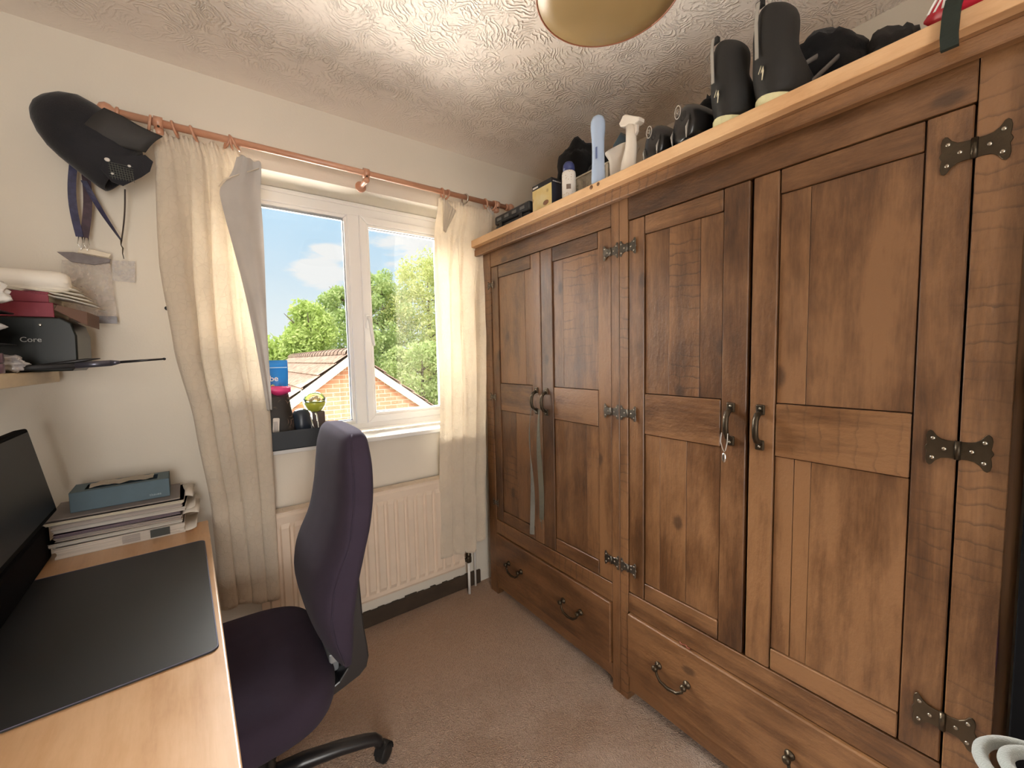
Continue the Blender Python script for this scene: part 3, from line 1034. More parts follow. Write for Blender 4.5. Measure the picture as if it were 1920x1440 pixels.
# charm on the third handle
ch = thing('charm', 'small silver drop charm on a cord looped round the third door handle', 'charm', (1.153, .562, 1.045))
bm = new_bm()
tube(bm, [(1.150, .571, 1.070), (1.146, .572, 1.045), (1.147, .565, 1.022), (1.148, .562, 1.016), (1.147, .558, 1.022), (1.146, .553, 1.045), (1.150, .554, 1.070)], .0011, 6)
obj('cord', bm, simple('pale_cord', (.5, .48, .44), .7), ch)
bm = new_bm()
sphere(bm, (1.147, .562, 1.000), .010, .35, .65, 1.5, 12)
obj('pendant', bm, steel, ch)
# ================================================================== DESK
DA = radians(2.47)
DO = (-0.049, 1.783, 0.0)
desk = thing('desk', 'beech topped desk under the shelf, running along the left wall', 'desk', DO, rotz=DA)
bm = new_bm(); box(bm, -.625, 0, -1.62, 0, .714, .740, .004, 3, 0)
obj('desktop', bm, beech, desk, False)
for yy in (-.10, -1.50):
    bm = new_bm()
    box(bm, -.58, -.06, yy - .03, yy + .03, 0, .03, .004, 2)
    box(bm, -.36, -.30, yy - .025, yy + .025, .03, .68, .004, 2)
    box(bm, -.58, -.06, yy - .02, yy + .02, .68, .7135, .003, 1)
    obj('leg', bm, simple('light_grey_metal', (.5, .5, .5), .4, .3), desk, False)
bm = new_bm(); box(bm, -.345, -.325, -1.46, -.135, .45, .68, .002)
obj('modesty_panel', bm, beech, desk, False)

# mat with rounded corners
def rrect(x0, x1, y0, y1, r, n=6):
    out = []
    for cx, cy, a0 in ((x1 - r, y1 - r, 0), (x0 + r, y1 - r, 90), (x0 + r, y0 + r, 180), (x1 - r, y0 + r, 270)):
        out += [(cx + r * cos(radians(a0 + 90 * k / n)), cy + r * sin(radians(a0 + 90 * k / n))) for k in range(n + 1)]
    return out
mat_m = simple('dark_rubber_desk_mat', (.016, .017, .019), .42, bump=.25, bscale=900, bdist=.0006)
mt = thing('desk_mat', 'large black desk mat with rounded corners on the beech desktop', 'desk mat', (-.276, 1.255, .7405), rotz=radians(2.9))
bm = new_bm(); prism(bm, rrect(-.235, .237, -.315, .315, .016), .003, Matrix.Identity(4), 0, .0008)
obj('surface', bm, mat_m, mt, False)
bm = new_bm()
tube(bm, [(p[0], p[1], .0026) for p in rrect(-.2335, .2355, -.3135, .3135, .015) + [(.2355, .2985)]], .0011, 6)
obj('stitched_edge', bm, simple('slate_blue_stitching', (.12, .12, .20), .6), mt, False)

# ------------------------------------------------------------------ monitor
mo = thing('monitor', 'black computer monitor at the left edge, tilted back on its dark stand', 'monitor', (-.405, 1.41, .7405), rotz=radians(2.4))
bm = new_bm()
tl = Matrix.Translation((.028, 0, .140)) @ Matrix.Rotation(radians(-9.5), 4, 'Y')
box(bm, -.030, 0, -.31, .300, 0, .250, .006, 3, mat=tl)
obj('casing', bm, simple('matt_black_casing', (.007, .007, .008), .85, spec=.05), mo, False)
bm = new_bm()
box(bm, .0002, .0012, -.300, .290, .014, .240, 0, mat=tl)
obj('screen', bm, simple('unlit_black_screen', (.006, .006, .008), .45, spec=.2), mo, False)
bm = new_bm()
box(bm, -.16, .004, -.29, .325, 0, .105, .008, 3)
box(bm, -.07, -.02, -.06, .06, .10, .20, .006, 2)
obj('stand', bm, simple('matt_black_stand', (.007, .007, .008), .9, spec=.05), mo, False)

# ------------------------------------------------------------------ magazines, papers and the tissue box
def page_mat(name, edge, cover, line=0.5):
    m, g_, out = mat(name)
    tc = g_.n('ShaderNodeTexCoord').outputs['Object']
    nz = g_.noise(g_.vmath('MULTIPLY', tc, (3, 3, 900)), 1.0, 3.0, .6)
    c = g_.mix(g_.rng(nz, .35, .65), tuple(x * .62 for x in edge), edge)
    nrm = g_.n('ShaderNodeNewGeometry').outputs['True Normal']
    up = g_.rng(g_.vmath('DOT_PRODUCT', nrm, (0, 0, 1)), .8, .95)
    c = g_.mix(up, c, cover)
    p = g_.n('ShaderNodeBsdfPrincipled', i={'Base Color': c, 'Roughness': .6, 'Specular IOR Level': .3})
    g_.link(p.outputs[0], out.inputs[0])
    return m
pm_white = page_mat('white_page_block', (.70, .65, .58), (.66, .62, .56))
pm_grey = page_mat('greyish_page_block', (.52, .46, .42), (.22, .20, .20))
pm_plum = page_mat('plum_tinted_magazine', (.30, .24, .27), (.16, .10, .18))
pm_cream = page_mat('cream_page_block', (.74, .68, .54), (.40, .38, .38))
stk = [  # h, width, depth, dx, dy, rot, material, label
    (.034, .290, .215, .010, .000, 2, pm_white, 'pale box file lying at the bottom of the paper stack'),
    (.012, .300, .215, .002, .004, 1, pm_white, 'white booklet on the pale box file, with a curled left corner'),
    (.014, .285, .210, .012, .002, -1, pm_grey, 'greyish magazine in the lower middle of the paper stack'),
    (.010, .280, .215, .004, .004, 3, pm_plum, 'thin plum coloured magazine in the middle of the paper stack'),
    (.013, .300, .210, .014, .008, 0, pm_white, 'white brochure with rounded spine just above the plum magazine'),
    (.014, .292, .215, .006, .006, 2, pm_grey, 'grey spined magazine in the upper half of the paper stack'),
    (.010, .315, .215, .002, .002, 1, pm_cream, 'cream edged book second from the top of the paper stack'),
    (.005, .300, .205, -.004, .006, 2.5, pm_grey, 'dark covered magazine topmost of the stack, under the tissue box')]
z = .7405
for h, w, d, dx, dy, rt, pm, lb in stk:
    bm = new_bm()
    mm = Matrix.Rotation(radians(rt), 4, 'Z')
    # a slightly fanned block of pages between two covers
    rings = []
    for k in range(7):
        t = k / 6
        f = .0030 * sin(t * 9 + dx * 400)
        rings.append([(-w / 2 + f, -d / 2 + abs(f), h * t), (w / 2 - f * .6, -d / 2 + abs(f) * .6, h * t), (w / 2 + f * .4, d / 2, h * t), (-w / 2, d / 2 + f, h * t)])
    loft(bm, rings, mat=mm, smooth=False)
    if h > .009:
        box(bm, -w / 2 - .003, w / 2 + .002, -d / 2 - .0025, d / 2 + .002, h - .0009, h, .0003, 1, mat=mm)
    o = obj('box_file' if 'box file' in lb and 'booklet' not in lb else 'magazine', bm, pm)
    o.location = (-.268 + dx, 1.806 + dy, z)
    tag(o, lb, 'box file' if o.name.startswith('box_file') else 'magazine', None if o.name.startswith('box_file') else 'stacked magazines on the desk')
    z += h + .0004
    if o.name.startswith('box_file'):
        bm = new_bm(); box(bm, .060, .108, -.1085, -.1078, .005, .030, 0, mat=mm)
        obj('dark_label', bm, simple('dark_green_label', (.035, .04, .035), .5), o, False)
        bm = new_bm()
        for q in range(7):
            box(bm, -.005 + .0, .036, -.1085, -.1078, .006 + q * .0034, .0076 + q * .0034, 0, mat=mm)
        obj('printed_lines', bm, simple('grey_print', (.38, .34, .32), .6), o, False)
STZ = z
# folded loose sheets sticking out at the right end
bm = new_bm()
for k, (zz, ln) in enumerate(((.755, .052), (.790, .060), (.815, .050), (.838, .046))):
    rows = []
    for j in range(9):
        t = j / 8
        rows.append([(-.150 + .02 + ln * t, 1.70 + .02 * k + .15 * s, zz + .016 * sin(t * pi * .9) * (1 if k % 2 else -1) * .6 + .006 * s) for s in (0, .5, 1)])
    loft(bm, rows, cap=False, closed=False)
o = obj('loose_sheets', bm, simple('creased_white_paper', (.70, .65, .58), .7))
md = o.modifiers.new('thickness', 'SOLIDIFY'); md.thickness = .0006
o['kind'] = 'stuff'
tag(recenter(o, (-.12, 1.78, .755)), 'creased loose sheets sticking out of the right end of the paper stack', 'paper')

tb = thing('tissue_box', 'blue grey cardboard tissue box lying on top of the magazine stack', 'tissue box', (-.262, 1.815, STZ), rotz=radians(3))
tis_m = simple('blue_grey_card', (.10, .155, .19), .7, vary=.12)
bm = new_bm()
W2, D2, H2 = .115, .058, .060
for a in ((-W2, W2, -D2, -D2 + .001, 0, H2), (-W2, W2, D2 - .001, D2, 0, H2), (-W2, -W2 + .001, -D2, D2, 0, H2), (W2 - .001, W2, -D2, D2, 0, H2), (-W2, W2, -D2, D2, 0, .001),
          (-W2, W2, -D2, -D2 + .022, H2 - .001, H2), (-W2, W2, D2 - .022, D2, H2 - .001, H2), (-W2, -W2 + .03, -D2 + .022, D2 - .022, H2 - .001, H2), (W2 - .03, W2, -D2 + .022, D2 - .022, H2 - .001, H2)):
    box(bm, *a)
obj('carton', bm, tis_m, tb, False)
bm = new_bm()
rows = [[(-.075 + .15 * s, -.034 + .066 * t, H2 + .0015 + .005 * abs(sin(7 * s + 3 * t)) + .004 * mnoise.noise(Vector((s * 9, t * 5, 2)))) for s in [k / 24 for k in range(25)]] for t in [k / 6 for k in range(7)]]
loft(bm, rows, cap=False, closed=False)
obj('torn_flap', bm, simple('torn_card_edge', (.42, .38, .32), .8), tb, False)
bm = new_bm(); text_bm(bm, 'tissues', .011, frame((.064, -D2 - .0006, .010), (1, 0, 0), (0, 0, 1)))
obj('lettering', bm, simple('pale_blue_print', (.40, .50, .54), .6), tb, False)

# ================================================================== WALL SHELF AND ITS CONTENTS
sh = thing('wall_shelf', 'pale pine wall shelf high on the left above the desk', 'shelf', (-.55, 1.2, 1.247))
bm = new_bm(); box(bm, X0, -.400, .35, 1.905, 1.2475, 1.2830, .003, 2)
obj('board', bm, shelf_wood, sh)
for yy in (.60, 1.70):
    bm = new_bm()
    box(bm, X0, X0 + .004, yy - .012, yy + .012, 1.06, 1.2473, .001)
    box(bm, X0 + .004, -.45, yy - .012, yy + .012, 1.2425, 1.2473, .001)
    tube(bm, [(X0 + .004, yy, 1.09), (-.60, yy, 1.13), (-.52, yy, 1.19), (-.50, yy, 1.2425)], .004, 8)
    obj('bracket', bm, black_plastic, sh)
SZ = 1.2833

bx = thing('storage_box', 'glossy black storage box with small white word on its side, on the pale shelf', 'box', (-.46, 1.74, SZ))
bm = new_bm()
pts = [(-.56, 0), (-.325, 0), (-.312, .018), (-.310, .10), (-.318, .135), (-.34, .150), (-.56, .150)]
prism(bm, pts, .16, frame((0, 1.83, SZ), (1, 0, 0), (0, 0, 1)), 0, .004, seg=2)
obj('case', bm, simple('glossy_dark_green_black', (.007, .009, .008), .30, spec=.3), bx)
bm = new_bm(); text_bm(bm, 'Core', .019, frame((-.418, 1.669, SZ + .082), (1, 0, 0), (0, 0, 1)))
obj('lettering', bm, simple('dim_white_print', (.42, .42, .40), .5), bx)
bm = new_bm(); sphere(bm, (-.378, 1.668, SZ + .128), .0035, 1, .5, 1)
obj('stud', bm, steel, bx)

tr = thing('document_tray', 'dark two tier document tray with a silver upright, at the left frame edge', 'tray', (-.47, 1.60, SZ))
for zz in (.070, .152):
    bm = new_bm()
    box(bm, -.66, -.415, 1.45, 1.64, SZ + zz, SZ + zz + .004, .001)
    box(bm, -.66, -.410, 1.45, 1.456, SZ + zz, SZ + zz + .012, .001)
    obj('tier', bm, black_plastic, tr)
bm = new_bm()
box(bm, -.4095, -.4020, 1.450, 1.458, SZ, SZ + .158, .001, mat=Matrix.Identity(4))
obj('upright', bm, simple('bright_silver_edge', (.75, .74, .72), .3, .6), tr)
bm = new_bm(); box(bm, -.66, -.65, 1.45, 1.64, SZ, SZ + .152, .001)
obj('back_upright', bm, black_plastic, tr)

red_m = simple('crimson_cloth_cover', (.20, .016, .035), .55, vary=.12)
for k, (x0, x1, y0, y1, z0, h, lb) in enumerate(((-.60, -.352, 1.68, 1.84, SZ + .1512, .040, 'lower of the two crimson books under the white roll'),
                                                 (-.62, -.362, 1.69, 1.85, SZ + .1922, .030, 'upper crimson book directly under the white roll'))):
    b_ = thing('book', lb, 'book', ((x0 + x1) / 2, (y0 + y1) / 2, z0), 'crimson books on the shelf')
    bm = new_bm()
    box(bm, x0, x1, y0, y0 + .003, z0, z0 + h, .001)
    box(bm, x0, x1, y0, y1, z0, z0 + .002, .0005)
    box(bm, x0, x1, y0, y1, z0 + h - .002, z0 + h, .0005)
    obj('cover', bm, red_m, b_)
    bm = new_bm(); box(bm, x0 + .003, x1 - .003, y0 + .0032, y1 - .003, z0 + .0022, z0 + h - .0022)
    obj('pages', bm, pm_cream, b_)
bm = new_bm()
rows = [[(-.345 + .052 * s, 1.66 + .14 * t, SZ + .128 + .046 * t * 0 + .030 * (1 - s) + (.024 if t > .5 else 0) * s) for s in (0, .5, 1)] for t in (0, .5, 1)]
prism(bm, [(-.352, .172), (-.288, .128), (-.286, .168), (-.345, .186)], .15, frame((0, 1.83, SZ), (1, 0, 0), (0, 0, 1)), 0, .001)
tag(recenter(obj('folder', bm, simple('brown_card_folder', (.13, .065, .04), .7)), (-.31, 1.75, SZ + .13)), 'brown card folder wedged beside the crimson books, sticking out right', 'folder')
# fan of paper sheets, each one countable
for k in range(6):
    bm = new_bm()
    rows = []
    for j in range(7):
        t = j / 6
        rows.append([(-.60 + (.268 + .012 * k) * t, 1.69 + .15 * s, SZ + .2625 - .0100 * k * t - .0026 * k + .004 * (1 - t) - .010 * max(0, t - .8) * k) for s in (0, 1)])
    rows = rows if k else rows
    loft(bm, rows, cap=False, closed=False)
    o = obj('paper_sheet', bm, simple('off_white_paper', (.74, .70, .62), .7) if k == 0 else bpy.data.materials['off_white_paper'])
    md = o.modifiers.new('thickness', 'SOLIDIFY'); md.thickness = .0012
    nm = ['topmost', 'second', 'third', 'fourth', 'fifth', 'lowest'][k]
    tag(recenter(o, (-.40, 1.76, SZ + .25 - .005 * k)), nm + ' off-white paper sheet of the fan behind the white roll', 'paper sheet', 'fanned paper sheets on the shelf')
bm = new_bm()
mm = Matrix.Translation((-.69, 1.715, SZ + .2535)) @ Matrix.Rotation(pi / 2, 4, 'Y')
lathe(bm, [(.001, 0), (.028, 0), (.030, .01), (.030, .335), (.029, .350), (.025, .362), (.018, .368), (.001, .370)], n=28, mat=mm)
tag(recenter(obj('roll', bm, simple('white_foam_roll', (.82, .78, .70), .6)), (-.51, 1.715, SZ + .24)), 'thick white roll lying on the crimson books, cut by the left frame edge', 'roll')

def crumple(name, c, r, sc, seed, m, label, cat, amp=.35, sub=4):
    t = bmesh.new()
    bmesh.ops.create_icosphere(t, subdivisions=sub, radius=1)
    for v in t.verts:
        n0 = v.co.normalized()
        k = 1 + amp * mnoise.noise(n0 * 1.7 + Vector((seed, 0, 0))) + amp * .6 * abs(mnoise.noise(n0 * 4 + Vector((seed, 5, 0)))) + amp * .3 * mnoise.noise(n0 * 11 + Vector((0, seed, 0)))
        v.co = Vector((n0.x * sc[0], n0.y * sc[1], n0.z * sc[2])) * (r * k)
    zmin = min(v.co.z for v in t.verts)
    bm = new_bm()
    _merge(bm, t, 0, True, None, Matrix.Translation((0, 0, -zmin)))
    o = obj(name, bm, m)
    o.location = c
    return tag(o, label, cat)
plast_m = simple('thin_white_plastic', (.80, .80, .78), .28)
film_m = simple('crinkled_silver_film', (.50, .50, .52), .22, .25)
crumple('plastic_bag', (-.430, 1.50, SZ + .158), .040, (1.1, .8, .65), 3, plast_m, 'crumpled white plastic bag on the upper tier of the document tray', 'bag', .5)
crumple('plastic_bag', (-.455, 1.50, SZ + .0745), .040, (1.1, .7, .60), 8, film_m, 'crinkled silvery bag on the lower tier of the document tray', 'bag', .6)
crumple('plastic_bag', (-.415, 1.565, SZ), .030, (.9, .7, .60), 12, film_m, 'small crinkled bag on the shelf beside the purple tape', 'bag', .6)
pt = simple('metallic_purple_tape', (.16, .09, .13), .3, .3)
for k, lb in enumerate(('lower purple tape roll on the shelf at the left frame edge', 'upper purple tape roll stacked on the other tape roll')):
    bm = new_bm(); lathe(bm, [(.012, 0), (.029, 0), (.031, .002), (.031, .022), (.029, .024), (.012, .024)], (0, 0, 0), 28)
    o = obj('tape_roll', bm, pt); o.location = (-.431, 1.485, SZ + k * .0245)
    tag(o, lb, 'tape roll', 'purple tape rolls')

ro = thing('telescopic_rod', 'slim black telescopic rod sticking out to the right over the shelf edge', 'rod', (-.40, 1.60, SZ + .012))
bm = new_bm(); tube(bm, [(-.52, 1.60, SZ + .008), (-.305, 1.60, SZ + .014)], .007, 10)
obj('grip', bm, black_plastic_matte, ro)
bm = new_bm(); tube(bm, [(-.305, 1.60, SZ + .015), (-.235, 1.60, SZ + .020)], .0085, 10)
tube(bm, [(-.235, 1.60, SZ + .020), (-.215, 1.60, SZ + .022)], [.0085, .004], 10)
obj('collar', bm, simple('graphite_metal', (.10, .10, .13), .3, .6), ro)
bm = new_bm(); tube(bm, [(-.215, 1.60, SZ + .022), (-.121, 1.60, SZ + .029)], [.0038, .0028], 8)
sphere(bm, (-.119, 1.60, SZ + .029), .004)
obj('shaft', bm, black_plastic, ro)
bm = new_bm(); tube(bm, [(-.45, 1.625, SZ + .004), (-.29, 1.64, SZ + .030), (-.262, 1.643, SZ + .034)], [.005, .0045, .001], 8)
tag(recenter(obj('pen', bm, black_plastic), (-.36, 1.63, SZ)), 'short black pen pointing out above the telescopic rod', 'pen')

# ================================================================== CAP, LANYARDS AND CARD HOLDERS ON THE ROD END
cap_m = simple('black_cap_fabric', (.020, .020, .024), .85, bump=.4, bscale=300, vary=.2, sheen=.2, spec=.2)
cp = thing('cap', 'black cap hung upside on the left end of the curtain rod', 'cap', (-.30, 1.86, 1.93))
bm = new_bm()
AXV = Vector((.80, 0, -.60)).normalized(); NRV = Vector((.60, 0, .80)).normalized()
c0 = Vector((-.398, 1.866, 2.068))
CS = [(-.004, .012, .040, .020), (.003, -.008, .070, .034), (.018, -.026, .098, .048), (.045, -.046, .122, .060), (.080, -.062, .130, .066), (.115, -.070, .134, .068),
      (.150, -.074, .136, .068), (.190, -.078, .130, .066), (.222, -.080, .112, .062), (.240, -.078, .092, .056)]
def cring(s_, n0, n1, ry, k0=1.0):
    c = c0 + AXV * s_ + NRV * ((n0 + n1) / 2)
    h = (n1 - n0) / 2
    return [c + NRV * (cos(a) * h * k0) + Vector((0, sin(a) * ry * k0, 0)) for a in [2 * pi * k / 32 for k in range(32)]]
rings = [cring(*q) for q in CS] + [cring(.238, -.078, .092, .056, .94), cring(.19, -.078, .128, .064, .90), cring(.09, -.062, .128, .06, .85)]
loft(bm, rings)
obj('crown', bm, cap_m, cp)
bm = new_bm()                                                         # stiff peak running on to the curtain
rows = []
TIP = [(.120, .122), (.160, .137), (.200, .145), (.228, .154), (.256, .166)]
BOT = [(.120, .020), (.165, .030), (.205, .055), (.235, .078), (.254, .092)]
for (a, b) in zip(TIP, BOT):
    rows.append([tuple(c0 + AXV * (a[0] + (b[0] - a[0]) * t) + NRV * (a[1] + (b[1] - a[1]) * t) + Vector((0, -.040 - .030 * sin(pi * min(1, .25 + t * .6)), 0))) for t in [k / 10 for k in range(11)]])
loft(bm, rows, cap=False, closed=False)
o = obj('peak', bm, simple('grey_black_peak', (.034, .032, .031), .7, bump=.3, bscale=300), cp)
md = o.modifiers.new('thickness', 'SOLIDIFY'); md.thickness = .004
bm = new_bm()                                                         # mesh side panel
OUTP = [(-.235, 1.950), (-.190, 1.958), (-.140, 1.975), (-.122, 1.958), (-.132, 1.925), (-.154, 1.902), (-.200, 1.864), (-.226, 1.872), (-.248, 1.905)]
prism(bm, [(a, b) for a, b in OUTP], .003, frame((0, 1.800, 0), (1, 0, 0), (0, 0, 1)))
obj('side_panel', bm, cap_m, cp)
bm = new_bm()
for k in range(9):
    t = k / 8
    tube(bm, [(-.228 + .052 * t, 1.7955, 1.932 - .002 * k), (-.222 + .050 * t, 1.7955, 1.880)], .0007, 4)
    if k < 7:
        tube(bm, [(-.230, 1.7955, 1.930 - .007 * k), (-.172, 1.7955, 1.927 - .007 * k)], .0007, 4)
obj('mesh_insert', bm, simple('grey_green_mesh', (.12, .13, .11), .6), cp)
for px_, pz_, rr_ in ((-.231, 1.936, .0060), (-.181, 1.929, .0038), (-.222, 1.896, .0034)):
    bm = new_bm(); sphere(bm, (px_, 1.7955, pz_), rr_, 1.2, .4, 1, 10)
    obj('snap_stud', bm, simple('pale_snap_stud', (.62, .60, .56), .4), cp)

navy = simple('navy_printed_lanyard', (.035, .035, .085), .6, vary=.3, vscale=60)
dark_lan = simple('dark_maroon_lanyard', (.045, .022, .035), .6, vary=.3, vscale=60)
def strip(bm, pts, w, tw0=0.0, tw1=0.0, t=.0006):
    n = len(pts)
    rings = []
    for k, p in enumerate(pts):
        p = Vector(p)
        a = tw0 + (tw1 - tw0) * k / (n - 1)
        d = Vector((cos(a), sin(a), 0)); q = Vector((-sin(a), cos(a), 0))
        rings.append([p + d * w + q * t, p - d * w + q * t, p - d * w - q * t, p + d * w - q * t])
    loft(bm, rings, smooth=False)
def lerp_pts(a, b, n, sag=(0, 0, 0)):
    a, b, s = Vector(a), Vector(b), Vector(sag)
    return [a + (b - a) * (k / n) + s * sin(pi * k / n) for k in range(n + 1)]
l1 = thing('lanyard', 'broad dark lanyard hanging under the cap, holding the translucent card pouch', 'lanyard', (-.32, 1.90, 1.88), 'lanyards hanging from the rod end')
bm = new_bm()
strip(bm, lerp_pts((-.322, 1.895, 1.945), (-.325, 1.900, 1.712), 10, (-.010, 0, 0)), .0095, .3, -.2)
obj('strap', bm, navy, l1)
bm = new_bm()
strip(bm, lerp_pts((-.300, 1.905, 1.940), (-.316, 1.904, 1.712), 10, (.008, 0, 0)), .0105, -.3, .3)
obj('strap', bm, dark_lan, l1)
bm = new_bm(); tube(bm, [(-.328, 1.902, 1.712), (-.331, 1.902, 1.690), (-.325, 1.902, 1.672), (-.319, 1.902, 1.690), (-.320, 1.902, 1.712)], .0015, 6)
tube(bm, [(-.314, 1.902, 1.712), (-.317, 1.902, 1.690), (-.311, 1.902, 1.670), (-.305, 1.902, 1.690), (-.306, 1.902, 1.712)], .0015, 6)
obj('clip', bm, steel, l1)
l2 = thing('lanyard', 'navy lanyard slanting down right from the cap to a small clip', 'lanyard', (-.25, 1.90, 1.80), 'lanyards hanging from the rod end')
bm = new_bm()
strip(bm, lerp_pts((-.303, 1.893, 1.890), (-.2275, 1.902, 1.715), 12, (-.004, 0, 0)), .0075, -.2, 1.3)
obj('strap', bm, navy, l2)
bm = new_bm()
strip(bm, lerp_pts((-.205, 1.880, 1.880), (-.2270, 1.903, 1.715), 12, (.003, 0, 0)), .0022, .2, .9)
obj('cord', bm, simple('brown_black_cord', (.055, .040, .035), .7), l2)
bm = new_bm()
tube(bm, [(-.2275, 1.902, 1.716), (-.229, 1.902, 1.700), (-.225, 1.902, 1.690), (-.227, 1.902, 1.672), (-.225, 1.904, 1.655)], [.0028, .0014, .0022, .0014, .0010], 6)
obj('clip', bm, iron, l2)
def film(name, col, alpha):
    m, g_, out = mat(name)
    tc = g_.n('ShaderNodeTexCoord').outputs['Object']
    d = g_.n('ShaderNodeBsdfPrincipled', i={'Base Color': (*col, 1), 'Roughness': .3})
    t_ = g_.n('ShaderNodeBsdfTransparent')
    f = g_.rng(g_.noise(tc, 30.0, 4.0, .6), .35, .7, max(0, alpha - .18), min(1, alpha + .18))
    mx = g_.n('ShaderNodeMixShader', i={0: f, 1: t_.outputs[0], 2: d.outputs[0]})
    g_.link(mx.outputs[0], out.inputs[0])
    return m
po = thing('card_pouch', 'large translucent card pouch hanging from the broad lanyard', 'pouch', (-.318, 1.918, 1.435))
PB = frame((0, 1.922, 0), (1, 0, 0), (0, 0, 1))
bm = new_bm(); prism(bm, [(-.388, 1.437), (-.256, 1.437), (-.262, 1.640), (-.374, 1.636)], .005, PB, 0, .001)
obj('sleeve', bm, film('cloudy_clear_plastic', (.56, .48, .42), .34), po)
bm = new_bm(); prism(bm, [(-.382, 1.660), (-.352, 1.632), (-.300, 1.628), (-.262, 1.640), (-.259, 1.652), (-.300, 1.656), (-.345, 1.664)], .006, frame((0, 1.918, 0), (1, 0, 0), (0, 0, 1)), 0, .001)
obj('dark_header', bm, film('grey_brown_header', (.17, .14, .14), .85), po)
bm = new_bm(); prism(bm, [(-.335, 1.664), (-.262, 1.655), (-.258, 1.668), (-.300, 1.678), (-.330, 1.680)], .004, frame((0, 1.914, 0), (1, 0, 0), (0, 0, 1)), 0, .001)
obj('cream_tab', bm, simple('cream_tab', (.70, .62, .48), .5), po)
bm = new_bm(); box(bm, -.308, -.2565, 1.9155, 1.9170, 1.4375, 1.462)
box(bm, -.387, -.308, 1.9157, 1.9170, 1.4375, 1.450)
obj('grey_band', bm, film('grey_print_band', (.20, .18, .19), .75), po)
bm = new_bm(); prism(bm, [(-.262, 1.583), (-.205, 1.581), (-.200, 1.655), (-.258, 1.652)], .002, frame((0, 1.932, 0), (1, 0, 0), (0, 0, 1)))
tag(recenter(obj('card_holder', bm, film('faint_clear_plastic', (.58, .54, .52), .38)), (-.23, 1.93, 1.58)), 'small clear card holder below the clip of the navy lanyard', 'card holder')
bm = new_bm(); sphere(bm, (-.128, 1.957, 1.500), .006, 1, .6, 1.2, 8)
tag(recenter(obj('wall_hook', bm, black_plastic), (-.128, 1.957, 1.50)), 'tiny dark plug in the wall beside the left curtain', 'wall plug')

# ================================================================== OFFICE CHAIR
CH = (.030, 1.310, 0)
chair = thing('office_chair', 'dark purple high backed office chair pushed up to the desk', 'office chair', CH)
def interp(tab, z):
    if z <= tab[0][0]: return tab[0][1]
    for a, b in zip(tab[:-1], tab[1:]):
        if z <= b[0]:
            t = (z - a[0]) / (b[0] - a[0]); t = t * t * (3 - 2 * t)
            return a[1] + (b[1] - a[1]) * t
    return tab[-1][1]
FR = [(.46, .215), (.52, .192), (.58, .170), (.64, .158), (.70, .162), (.76, .182), (.82, .212), (.88, .232), (.94, .242), (1.02, .250), (1.08, .262), (1.102, .280)]
RE = [(.46, .262), (.60, .268), (.72, .286), (.78, .302), (.84, .318), (.92, .332), (1.0, .337), (1.08, .335), (1.102, .322)]
HWD = [(.46, .170), (.52, .195), (.60, .212), (.70, .220), (.85, .220), (.95, .214), (1.02, .200), (1.06, .182), (1.085, .165), (1.098, .150), (1.102, .130)]
rings = []
YC = 1.285
zs_ = [.462, .47, .49, .52, .56, .60, .64, .68, .72, .76, .80, .84, .88, .92, .96, 1.0, 1.03, 1.055, 1.075, 1.088, 1.097, 1.102]
for z in zs_:
    f, r_, w = interp(FR, z), interp(RE, z), interp(HWD, z)
    if z > 1.09: pass
    ring_ = []
    N = 40
    for k in range(N):
        a = 2 * pi * k / N
        ca, sa = cos(a), sin(a)
        ex = .30
        yy = math.copysign(abs(sa) ** ex, sa) * w
        xx = math.copysign(abs(ca) ** .42, ca)
        mid = (f + r_) / 2
        hx = (r_ - f) / 2
        px_ = mid + xx * hx
        if xx < 0:
            # side edges of the front sit back from the belly a little
            px_ += .028 * (abs(yy) / w) ** 3 * min(1, (1.10 - z) * 6) * (-xx) * (1 if z < .85 else .4)
        ring_.append((px_, YC + yy, z + (.004 * (1 - (yy / w) ** 2) if z > 1.05 else 0)))
    rings.append(ring_)
bm = new_bm(); loft(bm, rings)
obj('backrest', bm, purple, chair, subsurf=1)
bm = new_bm()
for kk, (fn, off) in enumerate(((lambda z: interp(FR, z) + .020, -1),)):
    pass
tube(bm, [(rings[i][29][0], rings[i][29][1] - .001, rings[i][29][2]) for i in range(2, 21)], .0022, 6)
obj('piping', bm, purple, chair)
bm = new_bm()
m_ = Matrix.Translation((.246, 1.0705, .730)) @ Matrix.Rotation(radians(-9), 4, 'Y')
box(bm, -.004, .004, -.0015, .0005, -.020, .020, .0005, mat=m_)
obj('label_tag', bm, simple('silver_label', (.55, .52, .50), .4), chair)
# seat cushion
def sup(cx, cy, hx, hy, z, e=.55, n=44, tilt=0.0):
    out = []
    for k in range(n):
        a = 2 * pi * k / n
        ca, sa = cos(a), sin(a)
        x = math.copysign(abs(ca) ** e, ca) * hx
        y = math.copysign(abs(sa) ** e, sa) * hy
        out.append((cx + x, cy + y, z + tilt * x))
    return out
rings = [sup(-.02, 1.285, .200, .205, .362), sup(-.02, 1.285, .225, .235, .372), sup(-.02, 1.285, .240, .252, .395), sup(-.02, 1.285, .246, .262, .425),
         sup(-.02, 1.285, .246, .262, .452), sup(-.02, 1.285, .240, .256, .474), sup(-.02, 1.285, .226, .242, .487), sup(-.02, 1.285, .195, .210, .494), sup(-.02, 1.285, .13, .14, .493), sup(-.02, 1.285, .04, .05, .490)]
bm = new_bm(); loft(bm, rings)
obj('seat', bm, purple, chair, subsurf=1)
bm = new_bm(); loft(bm, [sup(-.02, 1.285, .12, .13, .335), sup(-.02, 1.285, .19, .20, .345), sup(-.02, 1.285, .205, .212, .3615)])
obj('seat_shell', bm, black_plastic_matte, chair)
bm = new_bm()
